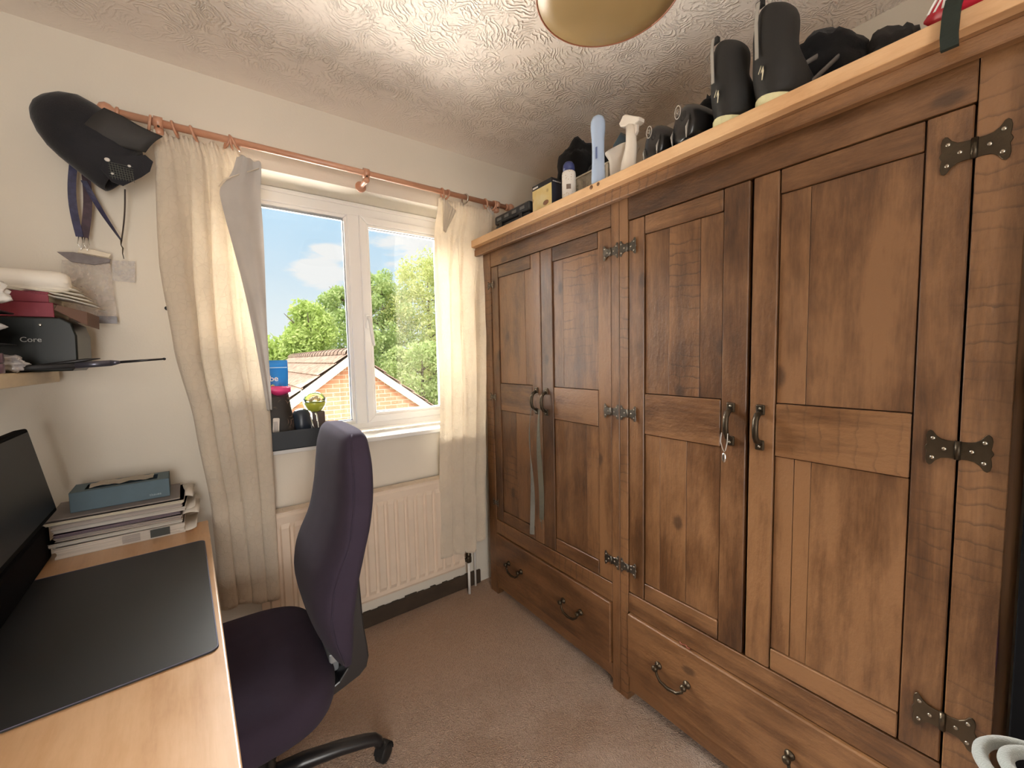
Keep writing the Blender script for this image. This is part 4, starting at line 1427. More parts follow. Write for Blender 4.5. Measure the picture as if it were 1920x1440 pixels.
prof = [(.284, .705), (.288, .695), (.293, .565), (.301, .500), (.303, .470), (.296, .442), (.276, .425), (.235, .412), (.195, .400), (.195, .424), (.222, .436), (.244, .462), (.2465, .500), (.254, .56), (.2700, .705)]
prism(bm, prof, .33, frame((0, 1.450, 0), (1, 0, 0), (0, 0, 1)), 0, .004, seg=2)
obj('back_support', bm, simple('black_glossy_plastic', (.014, .014, .016), .30), chair)
bm = new_bm()
box(bm, .212, .232, 1.16, 1.36, .440, .500, .003, 2)
box(bm, .206, .240, 1.15, 1.36, .470, .498, .003, 2)
obj('tilt_bracket', bm, simple('grey_steel_bracket', (.30, .32, .34), .35, .5), chair)
bm = new_bm()
lathe(bm, [(.030, .085), (.030, .20), (.022, .205), (.022, .30), (.045, .305), (.05, .322)], (CH[0], CH[1], 0), 24)
obj('gas_column', bm, black_plastic, chair)
bm = new_bm(); box(bm, CH[0] - .08, CH[0] + .10, CH[1] - .10, CH[1] + .06, .300, .334, .006, 2)
obj('mechanism', bm, black_plastic_matte, chair)
bm = new_bm(); lathe(bm, [(.02, .075), (.052, .078), (.056, .10), (.050, .130), (.036, .142), (.031, .143)], (CH[0], CH[1], 0), 28)
obj('hub', bm, black_plastic, chair)
for k in range(5):
    a = radians(-9 + 72 * k)
    dx, dy = cos(a), sin(a)
    P = lambda r, z: (CH[0] + dx * r, CH[1] + dy * r, z)
    bm = new_bm()
    tube(bm, [P(.04, .108), P(.12, .112), P(.22, .104), P(.290, .092), P(.318, .084), P(.330, .072), P(.332, .058)], [.024, .0225, .020, .0185, .0175, .016, .014], 14, flat=1.1)
    lg = obj('base_leg', bm, simple('black_satin_base', (.016, .016, .018), .28) if k == 0 else bpy.data.materials['black_satin_base'], chair)
    bm = new_bm()
    cc = Vector(P(.345, .0285))
    ax = Vector((-dy, dx, 0)) if k else Vector((-sin(.6), cos(.6), 0))
    for sg in (-1, 1):
        mm = frame(cc + ax * (.003 * sg), ax.cross(Vector((0, 0, 1))), Vector((0, 0, 1)))
        if sg < 0:
            mm = mm @ Matrix.Rotation(pi, 4, 'Y')
        lathe(bm, [(.001, 0), (.024, 0), (.0285, .003), (.0285, .014), (.025, .019), (.012, .021), (.001, .021)], n=24, mat=mm)
    mm = frame(cc, ax.cross(Vector((0, 0, 1))), Vector((0, 0, 1)))
    loft(bm, [[tuple(mm @ Vector((cos(t) * .031, sin(t) * .031, s * .016))) for t in [pi * q / 10 - .3 for q in range(11)]] for s in (-1, -.5, .5, 1)], cap=False, closed=False)
    tube(bm, [P(.332, .072), P(.338, .045)], .008, 10)
    obj('caster', bm, black_rubber, lg)

# ================================================================== ON THE WINDOW SILL
ST = .9305
ty = thing('tray', 'shallow black open tray standing on the left end of the window sill', 'tray', (.24, 1.99, ST))
bm = new_bm()
x0, x1, y0, y1 = .060, .430, 1.897, 2.085
box(bm, x0, x1, y0, y1, ST, ST + .004, .001)
for a in ((x0, x1, y0, y0 + .004, ST, ST + .078), (x0, x1, y1 - .004, y1, ST, ST + .078), (x0, x0 + .004, y0, y1, ST, ST + .078), (x1 - .004, x1, y0, y1, ST, ST + .078)):
    box(bm, *a, .001)
obj('box_body', bm, simple('dark_slate_card', (.022, .028, .036), .6), ty)
TZ = ST + .0045

bg_ = thing('bag', 'bright blue dehumidifier bag with white and yellow words, standing behind the pink topped pouch', 'bag', (.165, 2.055, TZ))
bm = new_bm()
rings = []
for t in [k / 14 for k in range(15)]:
    z = TZ + .005 + .362 * t
    th = .018 * (1 - t) ** .6 + .0012
    w = .098 + .002 * sin(t * 9)
    xc = .165
    rings.append([(xc + w * cos(a) * 1.0 if abs(cos(a)) > .999 else xc + w * math.copysign(abs(cos(a)) ** .35, cos(a)), 2.055 + th * sin(a) + .003 * sin(t * 12 + cos(a) * 5), z) for a in [2 * pi * q / 28 for q in range(28)]])
loft(bm, rings)
obj('pouch', bm, simple('bright_blue_film', (.025, .24, .72), .22, bump=.5, bscale=14, bdist=.004), bg_)
bm = new_bm()
box(bm, .070, .260, 2.0405, 2.0415, 1.268, 1.272)
obj('seal_line', bm, simple('pale_blue_seal', (.35, .60, .85), .3), bg_)
bm = new_bm(); text_bm(bm, 'wardrobe', .034, frame((.2230, 2.033, 1.212), (1, 0, 0), (0, 0, 1)), align='RIGHT', bold=.0004)
obj('white_lettering', bm, simple('white_print', (.85, .85, .85), .5), bg_)
bm = new_bm(); text_bm(bm, 'dehumidifier', .036, frame((.2400, 2.031, 1.172), (1, 0, 0), (0, 0, 1)), align='RIGHT', bold=.0004)
obj('yellow_lettering', bm, simple('yellow_print', (.85, .80, .10), .5), bg_)

pk = thing('pouch', 'dark patterned pouch with a torn pink top, leaning in the sill tray', 'pouch', (.205, 1.985, TZ))
bm = new_bm()
rings = []
for t in [k / 12 for k in range(13)]:
    z = TZ + .002 + .222 * t
    th = .030 * (1 - t) ** .5 + .002
    w = .082 - .010 * t
    xc = .200 - .018 * t
    rings.append([(xc + w * math.copysign(abs(cos(a)) ** .4, cos(a)), 1.982 + .02 * t + th * sin(a), z) for a in [2 * pi * q / 28 for q in range(28)]])
loft(bm, rings)
def swirl_dark():
    m, g_, out = mat('black_film_with_dim_swirls')
    tc = g_.n('ShaderNodeTexCoord').outputs['Object']
    v = g_.n('ShaderNodeTexVoronoi', feature='F1', i={'Vector': tc, 'Scale': 22.0}).outputs['Distance']
    s = g_.math('SINE', g_.math('MULTIPLY', v, 26.0))
    k = g_.math('MULTIPLY', g_.rng(s, .55, .95), g_.rng(g_.noise(tc, 11.0), .48, .62))
    c = g_.mix(k, (.014, .012, .011), (.22, .15, .12))
    p = g_.n('ShaderNodeBsdfPrincipled', i={'Base Color': c, 'Roughness': .35})
    g_.link(p.outputs[0], out.inputs[0])
    return m
obj('body', bm, swirl_dark(), pk)
bm = new_bm()
rows = []
for k in range(13):
    s = k / 12
    x = .110 + .150 * s
    zc = 1.168 + .012 * sin(s * pi)
    rows.append([(x, 1.985, zc - .014 + .012 * sin(7 * s) * (s > .5)), (x, 1.972, zc), (x + .002, 1.985, zc + .020 - .008 * abs(sin(3 * s)))])
loft(bm, rows, cap=False, closed=False)
o = obj('pink_top', bm, simple('hot_pink_film', (.72, .05, .22), .3), pk)
md = o.modifiers.new('thickness', 'SOLIDIFY'); md.thickness = .0015
bm = new_bm(); prism(bm, rrect(-.012, .012, 0, .082, .004), .004, frame((.190, 1.938, .990), (cos(.08), 0, -sin(.08)), (sin(.12), 0, cos(.12))), 0, .001)
lab = recenter(obj('card_box', bm, simple('cream_card', (.72, .66, .60), .5)), (.190, 1.934, .99))
tag(lab, 'small cream card with grey print upright at the front of the sill tray', 'card')
lab.location.z = TZ + .045
bm = new_bm()
for q in range(3):
    box(bm, -.004 + .005 * q, -.002 + .005 * q, -.0035, -.0028, .010, .068, 0)
obj('print', bm, simple('grey_card_print', (.25, .22, .22), .6), lab, False)
bm = new_bm()
lathe(bm, [(.001, 0), (.034, 0), (.037, .01), (.038, .085), (.036, .125), (.028, .142), (.010, .150), (.001, .150)], (.300, 2.005, TZ), 28)
tag(recenter(obj('flask', bm, simple('dark_navy_cup', (.018, .028, .045), .35)), (.300, 2.005, TZ)), 'dark navy rounded flask between the patterned pouch and the lime ball', 'flask')
gb = thing('toy_globe', 'round container, clear dome over lime green lower half, on a brown foot', 'container', (.362, 2.030, TZ))
GC = (.362, 2.030, 1.108)
bm = new_bm()
lathe(bm, [(.001, -.048), (.018, -.045), (.034, -.034), (.045, -.016), (.048, .0), (.0465, .003), (.001, .004)], GC, 28)
obj('lime_half', bm, simple('lime_green_plastic', (.50, .56, .07), .3), gb)
bm = new_bm()
lathe(bm, [(.0485, .0), (.047, .014), (.041, .028), (.030, .039), (.015, .046), (.001, .048)], GC, 28)
obj('clear_dome', bm, glass_mat('clear_dome_plastic', (.92, .97, .95), .12, .05), gb)
for q in range(4):
    bm = new_bm(); sphere(bm, (GC[0] - .018 + .012 * q, GC[1] - .01 + .008 * (q % 2), GC[2] + .010 + .006 * (q % 3)), .009, 1, 1, 1, 8)
    obj('pale_bead', bm, simple('pale_orange_bead', (.70, .50, .30), .5) if q == 0 else bpy.data.materials['pale_orange_bead'], gb)
bm = new_bm(); box(bm, .345, .400, 2.005, 2.055, TZ, 1.066, .006, 2)
obj('foot', bm, simple('brown_plastic_foot', (.12, .09, .08), .5), gb)
bm = new_bm(); tube(bm, [(.330, 1.965, 1.05), (.340, 1.963, 1.00), (.352, 1.963, .975), (.360, 1.965, 1.00), (.358, 1.97, 1.055), (.352, 1.975, 1.065)], .0035, 8)
obj('silver_clip', bm, steel, gb)

# ================================================================== ON TOP OF THE WARDROBE
TT = 1.9042
bc = thing('tool_case', 'low black moulded tool case at the far left end of the wardrobe top', 'case', (1.25, 1.62, TT))
bm = new_bm()
box(bm, 1.195, 1.40, 1.475, 1.745, TT, TT + .052, .006, 2)
box(bm, 1.190, 1.40, 1.470, 1.750, TT + .054, TT + .098, .010, 3)
obj('shell', bm, simple('blue_black_moulded_plastic', (.022, .026, .032), .35, vary=.3), bc)
ribm = simple('grey_plastic_rib', (.16, .17, .18), .3)  # ribs in a lighter grey than the case shell
for q in range(4):
    bm = new_bm(); box(bm, 1.186, 1.1895, 1.50 + q * .062, 1.535 + q * .062, TT + .068, TT + .082, .001)
    obj('rib', bm, ribm, bc)
    bm = new_bm(); box(bm, 1.190, 1.1945, 1.49 + q * .066, 1.52 + q * .066, TT + .018, TT + .030, .001)
    obj('rib', bm, ribm, bc)
for yy in (1.53, 1.69):
    bm = new_bm(); box(bm, 1.184, 1.190, yy - .012, yy + .012, TT + .026, TT + .058, .002)
    obj('latch', bm, black_plastic, bc)

yb = thing('product_box', 'upright box with pale yellow front and dark blue side, on the wardrobe top', 'box', (1.23, 1.39, TT))
bm = new_bm(); box(bm, 1.201, 1.262, 1.327, 1.455, TT, TT + .148, .0006)
obj('carton', bm, simple('dark_navy_card', (.030, .034, .055), .4), yb)
def yellow_face():
    m, g_, out = mat('pale_yellow_printed_card')
    tc = g_.n('ShaderNodeTexCoord').outputs['Object']
    n1 = g_.noise(tc, 12.0, 3.0, .5)
    c = g_.mix(g_.rng(n1, .35, .65), (.78, .62, .26), (.82, .74, .46))
    spot = g_.n('ShaderNodeTexVoronoi', feature='F1', i={'Vector': tc, 'Scale': 15.0}).outputs['Distance']
    c = g_.mix(g_.math('MULTIPLY', g_.rng(spot, .10, .2, 1, 0), .5), c, (.30, .12, .05))
    p = g_.n('ShaderNodeBsdfPrincipled', i={'Base Color': c, 'Roughness': .4})
    g_.link(p.outputs[0], out.inputs[0])
    return m
bm = new_bm(); box(bm, 1.1995, 1.2005, 1.3275, 1.4545, TT + .0005, TT + .128)
obj('yellow_front', bm, yellow_face(), yb)
bm = new_bm(); box(bm, 1.1995, 1.2625, 1.3265, 1.4555, TT + .1285, TT + .149, .0005)
obj('black_top_band', bm, simple('black_card_band', (.015, .015, .02), .4), yb)
bm = new_bm(); text_bm(bm, 'screwdriver', .010, frame((1.206, 1.3262, TT + .133), (1, 0, 0), (0, 0, 1)))
box(bm, 1.1985, 1.1993, 1.415, 1.450, TT + .134, TT + .141)
obj('white_print', bm, bpy.data.materials['white_print'], yb)
bm = new_bm(); sphere(bm, (1.1992, 1.365, TT + .055), .013, .10, 1.4, .8, 14)
obj('picture', bm, simple('brown_printed_picture', (.28, .14, .08), .5), yb)

ac = thing('aerosol_can', 'white speckled aerosol can with a blue cap on the wardrobe top', 'can', (1.205, 1.228, TT))
def speckle():
    m, g_, out = mat('white_can_with_speckles')
    tc = g_.n('ShaderNodeTexCoord').outputs['Object']
    v = g_.n('ShaderNodeTexVoronoi', feature='F1', i={'Vector': tc, 'Scale': 140.0, 'Randomness': .8}).outputs['Distance']
    z = g_.n('ShaderNodeSeparateXYZ', i={0: tc}).outputs[2]
    band = g_.math('ADD', g_.rng(z, .045, .05, 1, 0), g_.rng(z, .090, .095, 0, 1))
    k = g_.math('MULTIPLY', g_.rng(v, .20, .30, 1, 0), band)
    c = g_.mix(g_.math('MULTIPLY', k, .75), (.80, .77, .72), (.40, .27, .10))
    p = g_.n('ShaderNodeBsdfPrincipled', i={'Base Color': c, 'Roughness': .35})
    g_.link(p.outputs[0], out.inputs[0])
    return m
bm = new_bm(); lathe(bm, [(.001, 0), (.0265, 0), (.0280, .003), (.0280, .122), (.0265, .130), (.022, .134), (.001, .134)], (1.205, 1.228, TT), 32)
obj('can_body', bm, speckle(), ac)
bm = new_bm(); lathe(bm, [(.001, .1345), (.0235, .1345), (.0238, .150), (.022, .160), (.016, .169), (.001, .172)], (1.205, 1.228, TT), 32)
obj('cap', bm, simple('navy_blue_cap', (.050, .065, .20), .4), ac)
bm = new_bm()
for q in range(10):
    a = pi + .78 + .06 * q - .3
    w_ = .0009 if q % 3 else .0016
    box(bm, -w_, w_, -.0003, .0003, .057, .076, 0, mat=Matrix.Translation((1.205 + .0283 * cos(a), 1.228 + .0283 * sin(a), TT)) @ Matrix.Rotation(a + pi / 2, 4, 'Z'))
obj('barcode', bm, simple('brown_barcode', (.20, .15, .12), .6), ac)

tubm = film('cloudy_storage_tub', (.44, .40, .32), .55)
tu = thing('storage_tub', 'clear plastic storage tub holding black cloth on the wardrobe top', 'tub', (1.33, 1.15, TT))
bm = new_bm()
for a in ((1.232, 1.430, 1.035, 1.038), (1.232, 1.430, 1.262, 1.265), (1.230, 1.233, 1.035, 1.265), (1.430, 1.433, 1.035, 1.265)):
    box(bm, *a, TT, TT + .105, .0005)
box(bm, 1.232, 1.430, 1.035, 1.265, TT, TT + .002)
obj('wall', bm, tubm, tu)
bm = new_bm()
for a in ((1.225, 1.438, 1.030, 1.037), (1.225, 1.438, 1.263, 1.270), (1.225, 1.232, 1.030, 1.270), (1.431, 1.438, 1.030, 1.270)):
    box(bm, *a, TT + .104, TT + .110, .001)
box(bm, 1.228, 1.232, 1.044, 1.056, TT, TT + .104)
obj('rim', bm, simple('pale_translucent_rim', (.48, .43, .34), .4), tu)
clothm = simple('black_cloth', (.012, .012, .013), .9, bump=.6, bscale=60, sheen=.1, spec=.1, bdist=.004)
o = crumple('black_bag', (1.335, 1.150, TT + .003), .085, (.75, .95, 1.05), 21, clothm, 'heap of black cloth bulging out of the clear storage tub', 'cloth', .22)
o2 = crumple('black_bag', (1.400, 1.365, TT + .002), .118, (.72, .90, 1.42), 27, clothm, 'black cloth bag slumped behind the aerosol can and yellow box', 'cloth bag', .25)

bt = thing('tall_bottle', 'tall slim pale blue bottle with rounded top at the wardrobe edge', 'bottle', (1.158, 1.030, TT))
bm = new_bm()
lathe(bm, [(.001, 0), (.022, 0), (.0245, .004), (.0245, .03), (.0225, .07), (.0215, .12), (.0225, .165), (.0255, .190), (.0262, .205), (.025, .222), (.020, .236), (.010, .243), (.001, .245)], (1.158, 1.030, TT), 28)
obj('body', bm, simple('pale_blue_translucent_plastic', (.42, .54, .74), .25), bt)
bm = new_bm(); box(bm, 1.1325, 1.1342, 1.012, 1.020, TT + .085, TT + .125, .0005)
obj('print', bm, simple('dark_blue_mark', (.10, .14, .30), .5), bt)

def cup(label, c):
    t_ = thing('plastic_pot', label, 'pot', c)
    bm = new_bm()
    def sq(w, z, e=.5):
        return [(c[0] + math.copysign(abs(cos(a)) ** e, cos(a)) * w * .8, c[1] + math.copysign(abs(sin(a)) ** e, sin(a)) * w, c[2] + z) for a in [2 * pi * k / 32 for k in range(32)]]
    loft(bm, [sq(.034, 0), sq(.036, .004), sq(.043, .100), sq(.055, .122), sq(.056, .127), sq(.053, .127), sq(.041, .102), sq(.033, .006)])
    obj('pot', bm, simple('creamy_white_plastic', (.74, .68, .60), .4), t_)
    return t_
cup('creamy white pot with a flared rim, between the blue bottle and white trigger bottle', (1.235, .985, TT))
bm = new_bm(); prism(bm, [(-.035, 0), (.030, 0), (.042, .030), (.005, .075), (-.030, .045)], .03, F(.985, TT + .110, 1.25), 0, .004, seg=2)
tag(recenter(obj('plastic_piece', bm, simple('slate_blue_plastic', (.050, .075, .095), .4)), (1.25, .985, TT + .12)), 'angular slate blue plastic piece sticking out of the creamy pot', 'plastic piece')
spb = thing('spray_bottle', 'white trigger spray bottle leaning beside the creamy pot on the wardrobe', 'spray bottle', (1.19, .925, TT))
spm = simple('warm_white_plastic', (.76, .70, .62), .35)
bm = new_bm()
def ov(c, rx, ry): return [(c[0] + rx * cos(a), c[1] + ry * sin(a), c[2]) for a in [2 * pi * k / 24 for k in range(24)]]
loft(bm, [ov((1.19, .925, TT), .020, .030), ov((1.19, .925, TT + .004), .022, .032), ov((1.19, .920, TT + .055), .021, .027), ov((1.19, .912, TT + .095), .018, .021), ov((1.19, .911, TT + .12), .016, .0185), ov((1.19, .912, TT + .168), .015, .018)])
obj('bottle', bm, spm, spb)
bm = new_bm()
prism(bm, [(-.040, .186), (-.034, .174), (-.018, .168), (.010, .164), (.026, .158), (.042, .162), (.044, .172), (.024, .184), (-.012, .206), (-.024, .206)], .030, F(.912, TT, 1.205), 0, .004, seg=2)
obj('spray_head', bm, spm, spb)
bm = new_bm(); prism(bm, [(.014, .164), (.028, .160), (.028, .138), (.020, .128), (.018, .146)], .012, F(.912, TT, 1.196), 0, .002)
obj('trigger', bm, spm, spb)

shoe_m = simple('glossy_black_leather', (.013, .012, .012), .26, bump=.15, bscale=120)
def shoe(label, y, x, rz, s=1.0):
    """heel at the local origin facing -x, toe toward +x"""
    t_ = thing('shoe', label, 'shoe', (x, y, TT), 'black shoes with oval heel badges', rotz=rz)
    bm = new_bm()
    secs = [(0.0, .030, .012, .085), (.010, .036, .008, .104), (.04, .040, .006, .108), (.08, .040, .006, .100), (.12, .041, .006, .085), (.17, .046, .006, .068), (.22, .046, .006, .055), (.26, .036, .008, .042), (.28, .018, .012, .030)]
    rings = []
    for xx, w, z0, z1 in secs:
        r_ = []
        for k in range(20):
            a = 2 * pi * k / 20
            q = math.copysign(abs(sin(a)) ** .8, sin(a))
            zc, hz_ = (z0 + z1) / 2, (z1 - z0) / 2
            wk = w * (1 - .35 * max(0, q) ** 2)
            r_.append((xx * s, math.copysign(abs(cos(a)) ** .8, cos(a)) * wk * s, (zc + hz_ * q) * s))
        rings.append(r_)
    loft(bm, rings)
    obj('upper', bm, shoe_m, t_, False, 1)
    bm = new_bm()
    outl = [(-.006, 0), (.0, .030), (.06, .038), (.16, .043), (.22, .045), (.27, .034), (.288, 0), (.27, -.034), (.22, -.045), (.16, -.043), (.06, -.038), (.0, -.030)]
    prism(bm, [(a * s, b * s) for a, b in outl], .010 * s, Matrix.Translation((0, 0, .0002)), 0, .002)
    obj('sole', bm, black_rubber, t_, False)
    bm = new_bm()
    P = [(-.0075 * s, .010 * cos(a) * s, (.082 + .015 * sin(a)) * s) for a in [2 * pi * k / 20 for k in range(21)]]
    tube(bm, P, .0013, 6)
    tube(bm, [(-.008 * s, -.003 * s, .074 * s), (-.008 * s, -.003 * s, .088 * s), (-.008 * s, .003 * s, .088 * s), (-.008 * s, .003 * s, .080 * s), (-.008 * s, -.002 * s, .080 * s)], .0009, 5)
    obj('heel_badge', bm, simple('silver_grey_print', (.42, .38, .34), .4), t_, False)
    bm = new_bm()
    for sg in (-1, 1):
        tube(bm, [(-.002 * s, sg * .024 * s, .012 * s), (-.0035 * s, sg * .026 * s, .035 * s), (.002 * s, sg * .027 * s, .052 * s)], [.002, .0045, .001], 6, flat=.4)
    obj('reflective_flash', bm, simple('shiny_silver_flash', (.6, .58, .55), .2, .6), t_, False)
    return t_
shoe('black shoe with oval heel badge, next to the white spray bottle', .815, 1.165, radians(-12), 1.15)
shoe('black shoe with oval heel badge, right of the other one, before the tall boots', .706, 1.150, radians(-18), 1.20)
for k, (yy, sd_, lb) in enumerate(((.690, 31, 'crumpled black straps behind the right shoe with the heel badge'),)):
    crumple('straps', (1.43, yy + .05, TT + .0), .090, (.8, .8, 1.1), sd_, clothm, lb, 'straps', .55)

neo = simple('black_neoprene', (.020, .019, .018), .62, bump=.2, bscale=250, spec=.35)
def overshoe(label, y, x, rz, h, s=1.0):
    t_ = thing('overshoe', label, 'overshoe', (x, y, TT), 'tall black cycling overshoes', rotz=rz)
    bm = new_bm()
    secs = [(.026, .062, .085, .042), (.030, .066, .100, .050), (.060, .060, .098, .054), (.095, .030, .072, .052), (.125, .016, .058, .046), (.16 * h, .010, .056, .042), (.20 * h, .012, .060, .044), (.235 * h, .016, .062, .040), (.255 * h, .018, .058, .030), (.262 * h, .018, .050, .016)]
    rings = []
    for z, cx, rx, ry in secs:
        cx = cx + .022
        rings.append([(cx + rx * cos(a) * (1 if cos(a) > 0 else .90), ry * sin(a) * s, z) for a in [2 * pi * k / 28 for k in range(28)]])
    loft(bm, rings)
    obj('upper', bm, neo, t_, False, 1)
    # shoe pushed into the cover: cream underside rim
    bm = new_bm()
    outl = []
    for k in range(28):
        a = 2 * pi * k / 28
        outl.append((.085 + .105 * cos(a) * (1 if cos(a) > 0 else .98), .044 * sin(a) * s))
    prism(bm, outl, .026, Matrix.Identity(4), 0, .004, seg=2)
    obj('cream_heel_edge', bm, simple('cream_yellow_rubber', (.78, .76, .46), .45, vary=.15), t_, False)
    bm = new_bm()
    xb = lambda z: interp([(.03, -.004), (.06, -.006), (.095, -.018), (.125, -.018), (.16, -.0205), (.20, -.023), (.24, -.018), (.27, -.012)], z)
    P = [(xb(z) - .002, .012, z) for z in [.118, .14, .16, .18, .20, .22, .24 * h, .270 * h]]
    strip(bm, P, .0042, pi / 2, pi / 2, .0012)
    obj('grey_zip', bm, simple('grey_reflective_strip', (.30, .28, .25), .4), t_, False)
    bm = new_bm(); box(bm, -.014, -.002, .004, .022, .262 * h, .278 * h, .001)
    obj('pull_tab', bm, neo, t_, False)
    bm = new_bm()
    me_ = frame((-.0135, .004, .082), (0, -1, 0), (-.25, 0, 1))
    zig = [(-.008, .001), (.0015, .018), (-.0005, .001), (.008, .014), (.0055, .004), (-.0005, -.018)]
    tube(bm, [tuple(me_ @ Vector((p[0] * .9, p[1] * .85, 0))) for p in zig], [.0010, .0015, .0013, .0016, .0018, .0010], 6)
    obj('emblem', bm, simple('cream_emblem', (.72, .66, .48), .4), t_, False)
    return t_
overshoe('shorter tall black cycling overshoe, left of the pair, with cream edge', .585, 1.150, radians(-8), .86, 1.02)
overshoe('taller black cycling overshoe, right of the pair, with grey zip strip', .474, 1.150, radians(-10), .93, 1.10)

crumple('clothing_heap', (1.36, .420, TT), .098, (.95, .95, 1.12), 41, clothm, 'heap of black clothing right of the tall overshoes', 'clothing', .30)
crumple('clothing_heap', (1.38, .285, TT), .085, (.95, .70, .85), 44, simple('charcoal_cloth', (.022, .021, .022), .85, bump=.6, bscale=50, bdist=.004), 'charcoal clothing heap beside the red bag on the wardrobe', 'clothing', .38)
bm = new_bm()
tube(bm, [(1.225, .475, TT + .015), (1.23, .44, TT + .030), (1.235, .41, TT + .055), (1.24, .38, TT + .075), (1.26, .36, TT + .10)], .004, 8, flat=2.2)
tube(bm, [(1.225, .450, TT + .06), (1.222, .435, TT + .08), (1.228, .415, TT + .105), (1.25, .40, TT + .12)], .003, 8, flat=2.2)
tag(recenter(obj('grey_strap', bm, simple('grey_strap_cloth', (.14, .13, .12), .8)), (1.23, .44, TT)), 'thin grey strap draped over the black clothing heap', 'strap')
rb = thing('red_bag', 'red bag with white letters at the right end of the wardrobe top', 'bag', (1.17, .08, TT))
bm = new_bm()
rings = []
for t in [k / 12 for k in range(13)]:
    yy = .197 - .28 * t
    e = min(1, (t / .12) ** .5 if t < .12 else 1)
    rings.append([(1.168 + .036 * e * cos(a), yy, TT + .033 + .032 * e * sin(a) + .002 * sin(9 * t + a)) for a in [2 * pi * k / 20 for k in range(20)]])
loft(bm, rings)
obj('bag_body', bm, simple('red_nylon', (.50, .015, .040), .4), rb)
bm = new_bm()
text_bm(bm, '//K', .030, frame((1.1305, .186, TT + .024), (0, -1, 0), (.12, 0, 1)), bold=.0006, shear=.15)
box(bm, 1.1305, 1.1315, .02, .115, TT + .040, TT + .048)
box(bm, 1.1305, 1.1315, .04, .125, TT + .020, TT + .025)
obj('lettering', bm, bpy.data.materials['white_print'], rb)
bm = new_bm()
strip(bm, [(1.128, .150, TT + .030), (1.122, .150, TT + .020), (1.116, .151, TT + .008), (1.1135, .152, TT - .01), (1.113, .153, TT - .04), (1.116, .152, TT - .062)], .0115, pi / 2, pi / 2, .005)
tag(recenter(obj('strap', bm, simple('dark_green_black_strap', (.014, .022, .016), .8, bump=.4, bscale=200)), (1.12, .15, TT - .02)), 'dark padded strap hanging over the wardrobe top edge in front of the red bag', 'strap')

# knots in the top board edge are part of the board
bm = new_bm()
for yy, rr_ in ((1.031, .0075), (.999, .0065)):
    mm = frame((1.1218, yy, 1.893), (0, -1, 0), (0, 0, 1))
    lathe(bm, [(.001, 0), (rr_, 0), (rr_, .0004), (.001, .0005)], n=16, mat=mm)
k_ = obj('knots', bm, simple('dark_pine_knot', (.17, .075, .03), .5), wr)

# ================================================================== CEILING PENDANT
LC = (.757, .640)
ls = thing('pendant_lamp', 'olive brown round pendant lampshade under the ceiling, cut by the top frame edge', 'lamp', (LC[0], LC[1], 2.10))
def shade_mat():
    m, g_, out = mat('olive_brown_satin_shade')
    tc = g_.n('ShaderNodeTexCoord').outputs['Object']
    c = g_.mix(g_.rng(g_.noise(tc, 4.0), .3, .7), (.24, .165, .070), (.30, .21, .095))
    p = g_.n('ShaderNodeBsdfPrincipled', i={'Base Color': c, 'Roughness': .33, 'Specular IOR Level': .5})
    h = g_.noise(tc, 500.0, 2.0)
    b = g_.n('ShaderNodeBump', i={'Strength': .15, 'Distance': .001, 'Height': h})
    g_.link(b.outputs[0], p.inputs['Normal'])
    g_.link(p.outputs[0], out.inputs[0])
    return m
bm = new_bm()
lathe(bm, [(.001, 2.088), (.06, 2.090), (.12, 2.095), (.158, 2.103), (.160, 2.106), (.150, 2.140), (.128, 2.20), (.110, 2.26), (.105, 2.262), (.124, 2.20), (.146, 2.138), (.12, 2.10), (.001, 2.093)], (LC[0], LC[1], 0), 64)
obj('lamp_shade', bm, shade_mat(), ls)
bm = new_bm()
tube(bm, [(LC[0] + .1605 * cos(a), LC[1] + .1605 * sin(a), 2.104) for a in [2 * pi * k / 64 for k in range(65)]], .0022, 8)
obj('rim', bm, simple('reddish_brown_rim', (.28, .10, .05), .5), ls)
bm = new_bm(); tube(bm, [(LC[0], LC[1], 2.20), (LC[0], LC[1], 2.355)], .004, 8)
lathe(bm, [(.018, 2.16), (.018, 2.21), (.006, 2.22)], (LC[0], LC[1], 0), 16)
obj('flex_and_holder', bm, gloss_white, ls)
bm = new_bm(); lathe(bm, [(.045, 2.374), (.045, 2.366), (.03, 2.352), (.008, 2.346)], (LC[0], LC[1], 0), 24)
obj('ceiling_rose', bm, gloss_white, ls)

# ================================================================== RIGHT OF THE WARDROBE
un = thing('storage_rack', 'tall black metal storage rack right of the wardrobe, at the right frame edge', 'rack', (1.35, -.25, 0))
for xx in (1.150, 1.560):
    for yy in (.022, -.50):
        bm = new_bm(); box(bm, xx - .014, xx + .014, yy - .012, yy + .012, 0, 1.80, .002)
        obj('post', bm, bpy.data.materials['matt_black_stand'], un)
for zz in (.10, .655, 1.2, 1.75):
    bm = new_bm(); box(bm, 1.138, 1.572, -.511, .0335, zz - .012, zz, .002)
    obj('shelf', bm, simple('dark_grey_metal', (.05, .05, .05), .45, .3) if zz < .2 else bpy.data.materials['dark_grey_metal'], un)
bm = new_bm(); box(bm, 1.575, 1.580, -.51, .03, .02, 1.80)
obj('back_panel', bm, black_plastic_matte, un)
bm = new_bm(); lathe(bm, [(.001, 0), (.024, 0), (.026, .004), (.026, .06), (.022, .075), (.010, .085), (.010, .10), (.001, .10)], (1.168, .004, .6555), 24)
tag(recenter(obj('bottle', bm, simple('glossy_royal_blue', (.03, .03, .30), .15)), (1.168, .004, .6555)), 'small glossy royal blue bottle on the black rack shelf', 'bottle')
st_ = thing('stool', 'low black box stool in front of the rack carrying the grey hose', 'stool', (.93, -.16, 0))
bm = new_bm(); box(bm, .80, 1.07, -.36, .004, .60, .640, .006, 2)
obj('seat', bm, black_plastic_matte, st_)
